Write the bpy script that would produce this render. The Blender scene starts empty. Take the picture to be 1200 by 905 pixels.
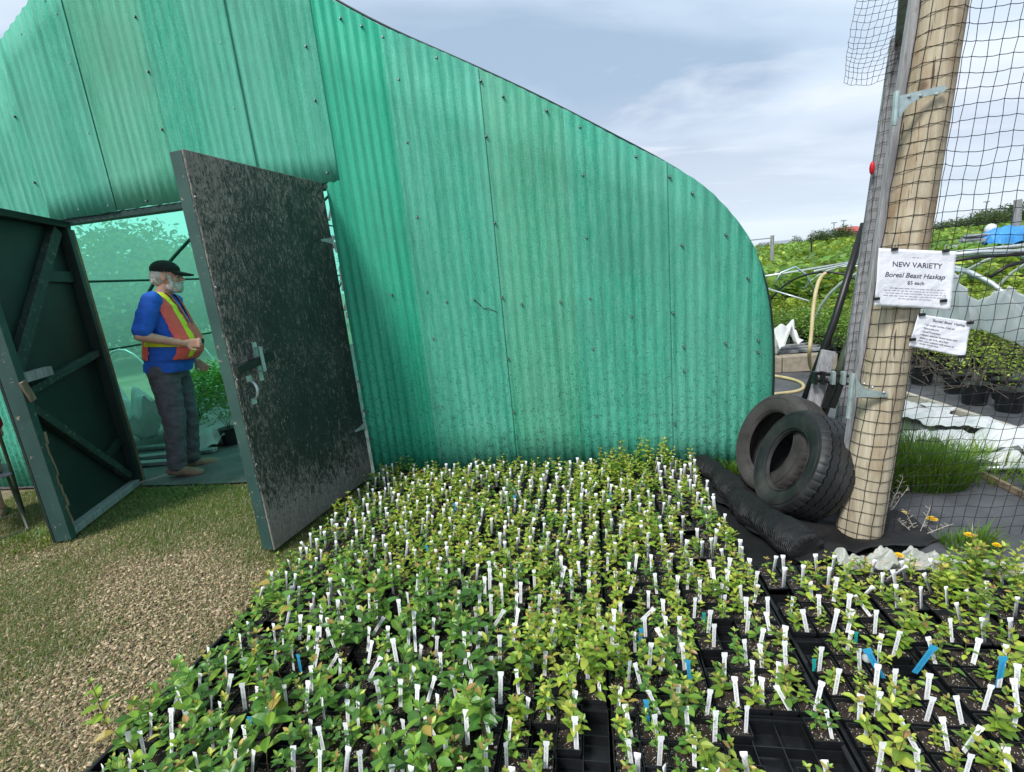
import bpy, bmesh, math, random
import numpy as np
from mathutils import Vector, Matrix, noise, Euler
R = math.radians
S = bpy.context.scene
col = S.collection
rnd = random.Random(7)

# ------------------------------------------------------------ camera
CAMH = 1.5
FPX = 560.0
def _dir(px, py):
    return Vector((px - 600.0, -(py - 452.5), -FPX)).normalized()
_up = -_dir(840, 2900)
_l = _dir(-2611, 650); _l = (_l - _up * _l.dot(_up)).normalized()
_X = -_l; _Y = _up.cross(_X)
CR = Matrix((_X, _Y, _up))
cam_d = bpy.data.cameras.new('camera'); cam = bpy.data.objects.new('camera', cam_d); col.objects.link(cam)
cam_d.sensor_width = 36; cam_d.lens = FPX / 1200 * 36
cam_d.clip_start = 0.02; cam_d.clip_end = 3000
cam.matrix_world = Matrix.Translation((0, 0, CAMH)) @ CR.to_4x4()
S.camera = cam
S.render.resolution_x = 1024; S.render.resolution_y = 772

def ray(px, py): return CR @ Vector((px - 600.0, -(py - 452.5), -FPX))
def at(px, py, Y):                      # world point at depth Y
    r = ray(px, py); return Vector((0, 0, CAMH)) + r * (Y / r.y)
def atz(px, py, z=0.0):                 # world point at height z
    r = ray(px, py); return Vector((0, 0, CAMH)) + r * ((z - CAMH) / r.z)

# ------------------------------------------------------------ world and sun
SUN_EL, SUN_AZ = R(52), R(215)
w = bpy.data.worlds.new('World'); S.world = w; w.use_nodes = True
nt = w.node_tree; nt.nodes.clear()
def wn(t, **k):
    n = nt.nodes.new(t)
    for a, b in k.items(): setattr(n, a, b)
    return n
out = wn('ShaderNodeOutputWorld'); bg = wn('ShaderNodeBackground'); bg.inputs['Strength'].default_value = 0.1
sky = wn('ShaderNodeTexSky', sky_type='NISHITA', sun_disc=False); sky.sun_elevation = SUN_EL; sky.sun_rotation = SUN_AZ
tc = wn('ShaderNodeTexCoord'); sep = wn('ShaderNodeSeparateXYZ')
nt.links.new(tc.outputs['Generated'], sep.inputs[0])
mz = wn('ShaderNodeMath', operation='ADD'); mz.inputs[1].default_value = 0.16
mzm = wn('ShaderNodeMath', operation='MAXIMUM'); mzm.inputs[1].default_value = 0.03
nt.links.new(sep.outputs['Z'], mzm.inputs[0]); nt.links.new(mzm.outputs[0], mz.inputs[0])
dx = wn('ShaderNodeMath', operation='DIVIDE'); dy = wn('ShaderNodeMath', operation='DIVIDE')
nt.links.new(sep.outputs['X'], dx.inputs[0]); nt.links.new(mz.outputs[0], dx.inputs[1])
nt.links.new(sep.outputs['Y'], dy.inputs[0]); nt.links.new(mz.outputs[0], dy.inputs[1])
cb = wn('ShaderNodeCombineXYZ'); nt.links.new(dx.outputs[0], cb.inputs[0]); nt.links.new(dy.outputs[0], cb.inputs[1])
def wnoise(scale, detail, rough, dist, off):
    mp = wn('ShaderNodeMapping'); mp.inputs['Location'].default_value = off; mp.inputs['Scale'].default_value = (0.55, 1.25, 1)
    mp.inputs['Rotation'].default_value = (0, 0, R(-14))
    nt.links.new(cb.outputs[0], mp.inputs[0])
    n = wn('ShaderNodeTexNoise'); n.inputs['Scale'].default_value = scale; n.inputs['Detail'].default_value = detail
    n.inputs['Roughness'].default_value = rough; n.inputs['Distortion'].default_value = dist
    nt.links.new(mp.outputs[0], n.inputs['Vector']); return n
n1 = wnoise(0.62, 5, 0.5, 0.5, (3.1, 1.7, 0)); n2 = wnoise(1.7, 6, 0.55, 0.3, (9.3, 4.2, 0))
r1 = wn('ShaderNodeValToRGB'); cr = r1.color_ramp
cr.elements[0].position = 0.41; cr.elements[0].color = (2.5, 3.25, 4.2, 1)
cr.elements[1].position = 0.62; cr.elements[1].color = (5.2, 5.8, 6.4, 1)
e = cr.elements.new(0.5); e.color = (3.6, 4.4, 5.3, 1)
nt.links.new(n1.outputs['Fac'], r1.inputs[0])
r2 = wn('ShaderNodeValToRGB'); r2.color_ramp.elements[0].position = 0.56; r2.color_ramp.elements[0].color = (0, 0, 0, 1)
r2.color_ramp.elements[1].position = 0.78; r2.color_ramp.elements[1].color = (0.75, 0.75, 0.75, 1)
nt.links.new(n2.outputs['Fac'], r2.inputs[0])
m1 = wn('ShaderNodeMixRGB'); m1.inputs[2].default_value = (6.5, 6.7, 6.9, 1)
nt.links.new(r2.outputs[0], m1.inputs[0]); nt.links.new(r1.outputs[0], m1.inputs[1])
# horizon band: paler, slightly warm low cloud
rh = wn('ShaderNodeValToRGB'); rh.color_ramp.elements[0].position = 0.0; rh.color_ramp.elements[0].color = (0.8, 0.8, 0.8, 1)
rh.color_ramp.elements[1].position = 0.30; rh.color_ramp.elements[1].color = (0, 0, 0, 1)
nt.links.new(sep.outputs['Z'], rh.inputs[0])
rhc = wn('ShaderNodeValToRGB'); rc = rhc.color_ramp
rc.elements[0].position = 0.0; rc.elements[0].color = (4.0, 4.8, 5.7, 1)
rc.elements[1].position = 0.20; rc.elements[1].color = (5.9, 5.6, 6.0, 1)
nt.links.new(sep.outputs['Z'], rhc.inputs[0])
m2 = wn('ShaderNodeMixRGB'); nt.links.new(rh.outputs[0], m2.inputs[0]); nt.links.new(m1.outputs[0], m2.inputs[1]); nt.links.new(rhc.outputs[0], m2.inputs[2])
m3 = wn('ShaderNodeMixRGB'); m3.inputs[0].default_value = 0.12
nt.links.new(m2.outputs[0], m3.inputs[1]); nt.links.new(sky.outputs[0], m3.inputs[2])
nt.links.new(m3.outputs[0], bg.inputs['Color']); nt.links.new(bg.outputs[0], out.inputs[0])

sd = bpy.data.lights.new('sun', 'SUN'); sd.energy = 2.1; sd.angle = R(14); sd.color = (1.0, 0.97, 0.92)
so = bpy.data.objects.new('sun', sd); col.objects.link(so)
_sv = Vector((math.sin(SUN_AZ) * math.cos(SUN_EL), math.cos(SUN_AZ) * math.cos(SUN_EL), math.sin(SUN_EL)))
so.rotation_euler = _sv.to_track_quat('Z', 'Y').to_euler()
S.view_settings.view_transform = 'Standard'; S.view_settings.look = 'None'
S.view_settings.exposure = 0.85; S.view_settings.gamma = 1.0
S.render.engine = 'CYCLES'
S.cycles.max_bounces = 8; S.cycles.transparent_max_bounces = 24

# ------------------------------------------------------------ material helpers
class NT:
    def __init__(s, name):
        m = bpy.data.materials.new(name); m.use_nodes = True; s.m = m; s.t = m.node_tree
        s.b = s.t.nodes['Principled BSDF']; s.o = s.t.nodes['Material Output']
    def n(s, t, **k):
        x = s.t.nodes.new(t)
        for a, b in k.items(): setattr(x, a, b)
        return x
    def l(s, a, b): s.t.links.new(a, b)
    def coord(s, kind='Object', scale=(1, 1, 1), rot=(0, 0, 0), loc=(0, 0, 0)):
        c = s.n('ShaderNodeTexCoord'); mp = s.n('ShaderNodeMapping')
        mp.inputs['Scale'].default_value = scale; mp.inputs['Rotation'].default_value = rot; mp.inputs['Location'].default_value = loc
        s.l(c.outputs[kind], mp.inputs[0]); return mp.outputs[0]
    def noise(s, vec, scale=5, detail=4, rough=0.55, dist=0.0):
        x = s.n('ShaderNodeTexNoise'); x.inputs['Scale'].default_value = scale; x.inputs['Detail'].default_value = detail
        x.inputs['Roughness'].default_value = rough; x.inputs['Distortion'].default_value = dist
        s.l(vec, x.inputs['Vector']); return x.outputs['Fac']
    def voro(s, vec, scale=5, feature='F1', out='Distance'):
        x = s.n('ShaderNodeTexVoronoi'); x.feature = feature; x.inputs['Scale'].default_value = scale
        s.l(vec, x.inputs['Vector']); return x.outputs[out]
    def ramp(s, fac, stops):
        x = s.n('ShaderNodeValToRGB'); r = x.color_ramp
        while len(r.elements) > 2: r.elements.remove(r.elements[-1])
        for i, (p, c) in enumerate(stops):
            if not isinstance(c, (tuple, list)): c = (c, c, c)
            el = r.elements[i] if i < 2 else r.elements.new(p)
            el.position = p; el.color = (*c, 1)
        s.l(fac, x.inputs[0]); return x.outputs[0]
    def mix(s, f, a, b, mode='MIX'):
        x = s.n('ShaderNodeMixRGB'); x.blend_type = mode
        for i, v in ((0, f), (1, a), (2, b)):
            if isinstance(v, (int, float)): x.inputs[i].default_value = v if i == 0 else (v, v, v, 1)
            elif isinstance(v, tuple): x.inputs[i].default_value = (*v, 1)
            else: s.l(v, x.inputs[i])
        return x.outputs[0]
    def math(s, op, a, b):
        x = s.n('ShaderNodeMath', operation=op)
        for i, v in ((0, a), (1, b)):
            if isinstance(v, (int, float)): x.inputs[i].default_value = v
            else: s.l(v, x.inputs[i])
        return x.outputs[0]
    def objrand(s): return s.n('ShaderNodeObjectInfo').outputs['Random']
    def attr(s, name):
        x = s.n('ShaderNodeAttribute'); x.attribute_name = name; return x
    def base(s, c):
        if isinstance(c, tuple): s.b.inputs['Base Color'].default_value = (*c, 1)
        else: s.l(c, s.b.inputs['Base Color'])
    def rough(s, r):
        if isinstance(r, (int, float)): s.b.inputs['Roughness'].default_value = r
        else: s.l(r, s.b.inputs['Roughness'])
    def bump(s, h, strength=0.3, dist=0.005):
        x = s.n('ShaderNodeBump'); x.inputs['Strength'].default_value = strength; x.inputs['Distance'].default_value = dist
        s.l(h, x.inputs['Height']); s.l(x.outputs[0], s.b.inputs['Normal'])

def simple(name, c, rough=0.6, var=0.25, scale=12, metal=0.0, bump=0.15, spec=0.4, scl=(1, 1, 1)):
    k = NT(name); v = k.coord('Object', scl)
    f = k.noise(v, scale, 5, 0.6)
    lo = tuple(x * (1 - var) for x in c); hi = tuple(min(1, x * (1 + var)) for x in c)
    k.base(k.ramp(f, [(0.3, lo), (0.7, hi)])); k.rough(rough); k.b.inputs['Metallic'].default_value = metal
    k.b.inputs['Specular IOR Level'].default_value = spec
    if bump: k.bump(k.noise(v, scale * 4, 4, 0.6), bump, 0.004)
    return k.m

M = {}
def m_panel(name, base, pale, fade):
    k = NT(name); v = k.coord('Object'); vs = k.coord('Object', (1, 1, 0.12)); va = k.coord('Object', (1, 1, 0.45))
    fib = k.noise(vs, 70, 4, 0.75); fib2 = k.noise(va, 260, 3, 0.75); big = k.noise(vs, 2.6, 3, 0.6)
    streak = k.noise(k.coord('Object', (1, 1, 0.03)), 26, 4, 0.7)
    fac = k.math('MULTIPLY', k.ramp(k.math('ADD', k.math('MULTIPLY', fib, 0.4), k.math('MULTIPLY', fib2, 0.6)), [(0.42, 0.0), (0.66, 1.0)]), fade)
    c = k.mix(fac, base, pale)
    c = k.mix(k.math('MULTIPLY', k.ramp(big, [(0.35, 0.0), (0.7, 1.0)]), fade * 0.75), c, tuple(x * 0.9 for x in pale))
    c = k.mix(k.ramp(streak, [(0.34, 0.3), (0.52, 0.0)]), c, tuple(x * 0.5 for x in base))
    # algae specks, thickest low down and under the roof edge
    sx = k.n('ShaderNodeSeparateXYZ'); tc_ = k.n('ShaderNodeTexCoord'); k.l(tc_.outputs['Object'], sx.inputs[0])
    hgt = k.ramp(k.math('MULTIPLY', sx.outputs['Z'], 0.33), [(0.0, 0.66), (0.42, 0.33), (1.0, 0.2)])
    sp = k.voro(k.coord('Object', (1, 1, 0.55)), 150)
    spn = k.noise(v, 30, 4, 0.7)
    spec = k.math('LESS_THAN', sp, k.math('MULTIPLY', k.math('MULTIPLY', hgt, 0.95), k.ramp(spn, [(0.38, 0.1), (0.62, 1.0)])))
    c = k.mix(k.math('MULTIPLY', spec, 0.62), c, (0.012, 0.06, 0.04))
    grime = k.math('MULTIPLY', k.ramp(k.noise(v, 1.3, 5, 0.65), [(0.48, 0.0), (0.75, 1.0)]), 0.3)
    c = k.mix(grime, c, (0.11, 0.24, 0.18))
    k.base(c); k.rough(0.6); k.bump(fib2, 0.12, 0.002); k.b.inputs['Specular IOR Level'].default_value = 0.2
    tr = k.n('ShaderNodeBsdfTranslucent'); k.l(c, tr.inputs[0])
    ms = k.n('ShaderNodeMixShader'); ms.inputs[0].default_value = 0.3
    k.l(k.b.outputs[0], ms.inputs[1]); k.l(tr.outputs[0], ms.inputs[2]); k.l(ms.outputs[0], k.o.inputs[0])
    return k.m
M['panel'] = m_panel('weathered_green_fibreglass', (0.022, 0.41, 0.255), (0.25, 0.71, 0.56), 0.85)
M['panel_new'] = m_panel('bright_green_fibreglass', (0.012, 0.45, 0.27), (0.14, 0.68, 0.48), 0.75)
M['panel_yel'] = m_panel('faded_green_fibreglass', (0.030, 0.40, 0.235), (0.28, 0.70, 0.53), 0.88)

def m_film(name, c, tcol, alpha, tmix=0.7):
    k = NT(name); v = k.coord('Object')
    f = k.noise(v, 1.2, 4, 0.6)
    cc = k.ramp(f, [(0.3, tuple(x * 0.8 for x in c)), (0.7, c)])
    k.base(cc); k.rough(0.35)
    tr = k.n('ShaderNodeBsdfTranslucent'); tr.inputs[0].default_value = (*tcol, 1)
    tp = k.n('ShaderNodeBsdfTransparent'); tp.inputs[0].default_value = (*[min(1, x * 1.15) for x in tcol], 1)
    a = k.n('ShaderNodeMixShader'); a.inputs[0].default_value = tmix; k.l(k.b.outputs[0], a.inputs[1]); k.l(tr.outputs[0], a.inputs[2])
    b = k.n('ShaderNodeMixShader'); b.inputs[0].default_value = alpha; k.l(a.outputs[0], b.inputs[1]); k.l(tp.outputs[0], b.inputs[2])
    k.l(b.outputs[0], k.o.inputs[0]); return k.m
M['film'] = m_film('green_poly_film', (0.02, 0.48, 0.26), (0.26, 0.84, 0.62), 0.66)
M['row_cover'] = m_film('white_row_cover', (0.86, 0.87, 0.86), (0.9, 0.93, 0.9), 0.06, 0.25)
M['hung_cover'] = m_film('hung_row_cover', (0.86, 0.88, 0.87), (0.95, 0.97, 0.95), 0.22, 0.6)
M['clear_film'] = m_film('milky_plastic', (0.70, 0.71, 0.66), (0.85, 0.88, 0.82), 0.22, 0.35)

def m_ply():
    k = NT('peeling_dark_plywood'); v = k.coord('Object', (1, 1, 1))
    vs = k.coord('Object', (5, 5, 1.7))
    g = k.noise(vs, 3.6, 12, 0.8, 3.2); g2 = k.noise(k.coord('Object', (18, 18, 6)), 4, 6, 0.78, 1.6)
    sx = k.n('ShaderNodeSeparateXYZ'); t = k.n('ShaderNodeTexCoord'); k.l(t.outputs['Object'], sx.inputs[0])
    low = k.ramp(k.math('MULTIPLY', sx.outputs['Z'], 0.43), [(0.0, 0.17), (0.08, 0.07), (0.20, 0.0), (0.6, 0.0), (1.0, 0.06)])
    edge = k.ramp(k.math('MULTIPLY', sx.outputs['X'], 0.9), [(0.0, 0.0), (0.62, 0.0), (1.0, 0.045)])
    pat = k.noise(v, 2.4, 4, 0.6)
    f = k.math('ADD', k.math('ADD', k.math('MULTIPLY', g, 0.5), k.math('MULTIPLY', g2, 0.5)), k.math('ADD', low, edge))
    f = k.math('ADD', f, k.math('MULTIPLY', k.math('SUBTRACT', pat, 0.5), 0.14))
    mask = k.ramp(f, [(0.53, 0.0), (0.60, 0.85)])
    wood = k.ramp(g2, [(0.3, (0.10, 0.095, 0.088)), (0.7, (0.38, 0.36, 0.31))])
    paint = k.ramp(k.noise(v, 6, 4), [(0.3, (0.008, 0.014, 0.014)), (0.7, (0.022, 0.034, 0.032))])
    k.base(k.mix(mask, paint, wood)); k.rough(k.ramp(mask, [(0.0, 0.5), (1.0, 0.85)])); k.bump(f, 0.6, 0.004)
    return k.m
M['ply'] = m_ply()
def m_greenpaint():
    k = NT('dark_green_paint'); v = k.coord('Object', (1, 1, 1))
    g = k.noise(v, 4, 6, 0.7); g2 = k.noise(v, 40, 4, 0.7)
    c = k.ramp(g, [(0.3, (0.004, 0.013, 0.010)), (0.7, (0.010, 0.028, 0.022))])
    c = k.mix(k.ramp(g2, [(0.66, 0.0), (0.74, 0.5)]), c, (0.14, 0.13, 0.11))
    k.base(c); k.rough(0.55); k.bump(g2, 0.2, 0.002); return k.m
M['green_paint'] = m_greenpaint()
def m_edgepaint():
    k = NT('green_edge_paint'); v = k.coord('Object'); 
    c = k.ramp(k.noise(v, 5, 5), [(0.3, (0.016, 0.055, 0.048)), (0.7, (0.03, 0.085, 0.07))])
    c = k.mix(k.ramp(k.noise(v, 22, 5, 0.75), [(0.62, 0.0), (0.68, 0.85)]), c, (0.36, 0.30, 0.24))
    k.base(c); k.rough(0.6); return k.m
M['edge_paint'] = m_edgepaint()
k = NT('worn_green_board'); v = k.coord('Object', (3, 3, 3)); c = k.ramp(k.noise(v, 3, 5), [(0.3, (0.008, 0.026, 0.021)), (0.7, (0.020, 0.052, 0.042))])
c = k.mix(k.ramp(k.noise(v, 5, 7, 0.78, 1.5), [(0.56, 0.0), (0.66, 0.7)]), c, (0.25, 0.21, 0.17)); k.base(c); k.rough(0.65); M['worn_green'] = k.m
def m_wood(name, a, b, stretch=(14, 14, 1), crack=0.5, rough=0.85):
    k = NT(name); v = k.coord('Object', stretch)
    g = k.noise(v, 3, 8, 0.7, 0.4); g2 = k.noise(k.coord('Object', tuple(s * 3 for s in stretch)), 4, 4, 0.7)
    c = k.ramp(g, [(0.3, a), (0.68, b)])
    c = k.mix(k.ramp(g2, [(0.34, crack), (0.46, 0.0)]), c, tuple(x * 0.25 for x in a))
    k.base(c); k.rough(rough); k.bump(g2, 0.5, 0.004); return k.m
M['grey_wood'] = m_wood('weathered_grey_timber', (0.16, 0.16, 0.17), (0.40, 0.40, 0.41))
k = NT('round_post_timber'); v = k.coord('Object', (9, 9, 0.6)); v3 = k.coord('Object', (1, 1, 0.35))
g_ = k.noise(v, 3, 8, 0.7, 0.4); cks = k.noise(k.coord('Object', (16, 16, 0.35)), 3.2, 5, 0.6, 0.2)
c = k.ramp(g_, [(0.3, (0.27, 0.22, 0.145)), (0.68, (0.60, 0.53, 0.40))])
c = k.mix(k.ramp(k.noise(v3, 6, 5, 0.6), [(0.50, 0.0), (0.66, 0.75)]), c, (0.26, 0.15, 0.07))
kn = k.voro(k.coord('Object', (1, 1, 0.8)), 5.5); c = k.mix(k.ramp(kn, [(0.06, 0.8), (0.13, 0.0)]), c, (0.10, 0.06, 0.035))
ck = k.ramp(cks, [(0.335, 1.0), (0.36, 0.0)]); c = k.mix(k.math('MULTIPLY', ck, 0.85), c, (0.03, 0.022, 0.015))
k.base(c); k.rough(0.88); k.bump(k.math('SUBTRACT', g_, ck), 0.6, 0.008); M['pole_wood'] = k.m
M['pale_wood'] = m_wood('pale_board', (0.38, 0.33, 0.26), (0.62, 0.57, 0.48), (1, 10, 10), 0.4)
M['peel_wood'] = m_wood('broken_green_board', (0.10, 0.085, 0.065), (0.36, 0.27, 0.18), (8, 8, 1), 0.6)
M['concrete'] = simple('tan_block', (0.33, 0.28, 0.22), 0.9, 0.25, 14)
M['steel'] = simple('galvanised_steel', (0.42, 0.52, 0.52), 0.42, 0.25, 20, 0.55)
M['pipe'] = simple('silver_pipe', (0.62, 0.66, 0.66), 0.35, 0.15, 20, 0.5)
M['dark_pipe'] = simple('dark_green_pipe', (0.012, 0.045, 0.035), 0.5, 0.3, 10)
M['black_pipe'] = simple('black_plastic_pipe', (0.012, 0.012, 0.013), 0.4, 0.3, 10)
M['olive_pipe'] = simple('olive_plastic_pipe', (0.06, 0.075, 0.05), 0.5, 0.3, 10)
M['screw'] = simple('screw_metal', (0.34, 0.37, 0.38), 0.4, 0.3, 60, 0.6)
M['washer'] = simple('rubber_washer', (0.02, 0.025, 0.025), 0.7, 0.3, 60)
M['black_plastic'] = simple('black_tray_plastic', (0.010, 0.011, 0.013), 0.38, 0.35, 30, 0, 0.1, 0.5)
M['tag'] = None
def m_tag(name, c, ink):
    k = NT(name)
    u = k.attr('tint'); sp = k.n('ShaderNodeSeparateColor'); k.l(u.outputs['Color'], sp.inputs[0])
    uu, vv, rr = sp.outputs[0], sp.outputs[1], sp.outputs[2]
    band = k.math('LESS_THAN', k.math('ABSOLUTE', k.math('SUBTRACT', uu, 0.5), 0), 0.17)
    rowm = k.math('MULTIPLY', k.math('GREATER_THAN', vv, 0.12), k.math('LESS_THAN', vv, 0.78))
    cb_ = k.n('ShaderNodeCombineXYZ'); k.l(k.math('MULTIPLY', uu, 6), cb_.inputs[0]); k.l(k.math('MULTIPLY', vv, 34), cb_.inputs[1]); k.l(k.math('MULTIPLY', rr, 50), cb_.inputs[2])
    nn = k.noise(cb_.outputs[0], 1.0, 2, 0.6)
    pr = k.math('MULTIPLY', k.math('MULTIPLY', band, rowm), k.ramp(nn, [(0.45, 0.0), (0.52, 1.0)]))
    k.base(k.mix(k.math('MULTIPLY', pr, 0.5), c, ink)); k.rough(0.45)
    return k.m
M['tag'] = m_tag('white_plastic_tag', (0.86, 0.87, 0.88), (0.12, 0.12, 0.14))
M['tag_blue'] = m_tag('blue_plastic_tag', (0.04, 0.36, 0.62), (0.02, 0.1, 0.3))
M['tag_teal'] = m_tag('teal_plastic_tag', (0.02, 0.42, 0.38), (0.02, 0.1, 0.2))

def m_soil():
    k = NT('potting_soil'); v = k.coord('Object')
    c = k.ramp(k.noise(v, 60, 6, 0.75), [(0.35, (0.008, 0.006, 0.005)), (0.62, (0.045, 0.030, 0.020)), (0.8, (0.11, 0.07, 0.045))])
    vo = k.voro(v, 260, 'F1', 'Color'); sc = k.n('ShaderNodeSeparateColor'); k.l(vo, sc.inputs[0])
    d = k.voro(v, 260)
    perl = k.math('MULTIPLY', k.math('GREATER_THAN', sc.outputs[0], 0.74), k.math('LESS_THAN', d, k.math('MULTIPLY', sc.outputs[1], 0.55)))
    c = k.mix(perl, c, (0.62, 0.58, 0.50)); k.base(c); k.rough(0.95); k.bump(k.noise(v, 90, 5, 0.7), 0.9, 0.006); return k.m
M['soil'] = m_soil()
M['leaf'] = None
def m_leaf(name, gloss=0.36, trans=0.35):
    k = NT(name); a = k.attr('tint')
    hs = k.n('ShaderNodeHueSaturation'); k.l(a.outputs['Color'], hs.inputs['Color'])
    rr = k.objrand()
    k.l(k.math('ADD', k.math('MULTIPLY', rr, 0.5), 0.75), hs.inputs['Value'])
    k.l(k.math('ADD', k.math('MULTIPLY', rr, -0.024), 0.512), hs.inputs['Hue'])
    k.l(hs.outputs[0], k.b.inputs['Base Color']); k.rough(gloss)
    tr = k.n('ShaderNodeBsdfTranslucent'); tcol = k.mix(0.4, hs.outputs[0], (0.5, 0.6, 0.08), 'MIX'); k.l(tcol, tr.inputs[0])
    ms = k.n('ShaderNodeMixShader'); ms.inputs[0].default_value = trans
    k.l(k.b.outputs[0], ms.inputs[1]); k.l(tr.outputs[0], ms.inputs[2]); k.l(ms.outputs[0], k.o.inputs[0]); return k.m
M['leaf'] = m_leaf('leaf')
M['stem'] = simple('brown_stem', (0.16, 0.095, 0.05), 0.8, 0.3, 30)
M['petal'] = simple('dandelion_yellow', (0.85, 0.55, 0.01), 0.6, 0.15, 60)
def m_attr(name, rough=0.9):
    k = NT(name); k.l(k.attr('tint').outputs['Color'], k.b.inputs['Base Color']); k.rough(rough); return k.m
M['tint'] = m_attr('tinted_matter')
def m_ground():
    k = NT('trodden_earth'); v = k.coord('Object')
    c = k.ramp(k.noise(v, 9, 8, 0.7), [(0.3, (0.15, 0.115, 0.072)), (0.5, (0.27, 0.21, 0.135)), (0.72, (0.38, 0.31, 0.21))])
    gr = k.ramp(k.noise(v, 1.1, 6, 0.6), [(0.42, 0.0), (0.62, 0.8)])
    c = k.mix(gr, c, k.ramp(k.noise(v, 30, 5, 0.7), [(0.3, (0.05, 0.062, 0.02)), (0.7, (0.16, 0.16, 0.06))]))
    k.base(c); k.rough(0.95); k.bump(k.noise(v, 60, 6, 0.75), 0.8, 0.01); return k.m
M['ground'] = m_ground()
def m_fabric(name, a, b):
    k = NT(name); v = k.coord('Object')
    c = k.ramp(k.noise(v, 3.5, 7, 0.65), [(0.32, a), (0.7, b)])
    c = k.mix(k.ramp(k.noise(v, 70, 5, 0.8), [(0.60, 0.0), (0.72, 0.55)]), c, (0.15, 0.12, 0.085))
    wv = k.n('ShaderNodeTexWave'); wv.inputs['Scale'].default_value = 60; k.l(v, wv.inputs['Vector'])
    wn_ = k.math('ADD', k.math('MULTIPLY', wv.outputs['Fac'], 0.15), k.noise(v, 6, 5, 0.6))
    k.base(c); k.rough(0.6); k.bump(wn_, 0.7, 0.03); return k.m
M['fabric'] = m_fabric('woven_ground_cloth', (0.06, 0.064, 0.072), (0.155, 0.16, 0.175))
M['fabric_in'] = m_fabric('dusty_ground_cloth', (0.075, 0.070, 0.068), (0.19, 0.18, 0.175))
M['fabric_blk'] = m_fabric('black_ground_cloth', (0.006, 0.006, 0.007), (0.022, 0.022, 0.025))
M['field'] = simple('field_growth', (0.11, 0.17, 0.035), 0.95, 0.6, 1.5)
M['paper'] = None
k = NT('white_paper'); k.base(k.ramp(k.noise(k.coord('Object'), 12, 4), [(0.3, (0.72, 0.74, 0.82)), (0.7, (0.80, 0.82, 0.88))])); k.rough(0.35); k.bump(k.noise(k.coord('Object'), 22, 3, 0.5, 1.5), 0.35, 0.01); M['paper'] = k.m
M['ink'] = simple('grey_ink', (0.06, 0.06, 0.09), 0.6, 0.1, 20, bump=0)
M['ink_pale'] = simple('pale_ink', (0.38, 0.38, 0.46), 0.6, 0.1, 20, bump=0)
M['net'] = simple('black_net_plastic', (0.012, 0.010, 0.010), 0.5, 0.2, 30, bump=0)
k = NT('worn_tire_rubber'); v = k.coord('Object'); k.base(k.mix(k.ramp(k.noise(v, 4, 6, 0.65), [(0.45, 0.0), (0.75, 0.6)]), (0.011, 0.012, 0.013), (0.075, 0.072, 0.065))); k.rough(k.ramp(k.noise(v, 6, 5), [(0.3, 0.42), (0.7, 0.75)])); k.bump(k.noise(v, 50, 4), 0.25, 0.003); M['rubber'] = k.m
M['rubber_old'] = simple('dusty_tire_rubber', (0.045, 0.042, 0.040), 0.8, 0.5, 7)
M['hose'] = simple('tan_hose', (0.52, 0.42, 0.22), 0.5, 0.15, 10)
M['skin'] = simple('skin', (0.66, 0.37, 0.27), 0.5, 0.15, 25, 0, 0.1)
M['hair'] = simple('grey_hair', (0.62, 0.59, 0.55), 0.8, 0.4, 60, 0, 0.8)
M['shirt'] = simple('royal_blue_cotton', (0.025, 0.13, 0.62), 0.85, 0.2, 9, 0, 0.3)
M['jeans'] = simple('charcoal_denim', (0.10, 0.10, 0.115), 0.85, 0.3, 12, 0, 0.4)
M['shoe'] = simple('brown_suede', (0.22, 0.165, 0.11), 0.8, 0.3, 20)
M['cap'] = simple('black_cap_cloth', (0.016, 0.020, 0.018), 0.8, 0.3, 30)
M['vest_pink'] = simple('fluorescent_orange_pink', (0.98, 0.15, 0.12), 0.7, 0.1, 20)
M['vest_yellow'] = simple('fluorescent_yellow', (0.78, 0.86, 0.03), 0.6, 0.1, 20)
M['black_cloth'] = simple('black_webbing', (0.010, 0.010, 0.012), 0.7, 0.2, 20)
M['red_shirt'] = simple('red_cotton', (0.50, 0.015, 0.03), 0.85, 0.2, 9)
M['pink_cloth'] = simple('pale_pink_cloth', (0.66, 0.40, 0.36), 0.85, 0.15, 9)
M['blue_tarp'] = simple('blue_tarpaulin', (0.05, 0.27, 0.62), 0.4, 0.3, 3)
M['grey_tarp'] = simple('grey_sheeting', (0.26, 0.28, 0.32), 0.5, 0.4, 3)
M['white_wall'] = simple('white_building', (0.62, 0.64, 0.66), 0.8, 0.1, 1)
M['red_roof'] = simple('red_cladding', (0.45, 0.10, 0.09), 0.8, 0.15, 1)
M['bark'] = m_wood('bark', (0.06, 0.045, 0.035), (0.16, 0.13, 0.10), (6, 6, 1), 0.6)
M['red_plastic'] = simple('red_plastic', (0.55, 0.01, 0.02), 0.4, 0.1, 5)

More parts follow.
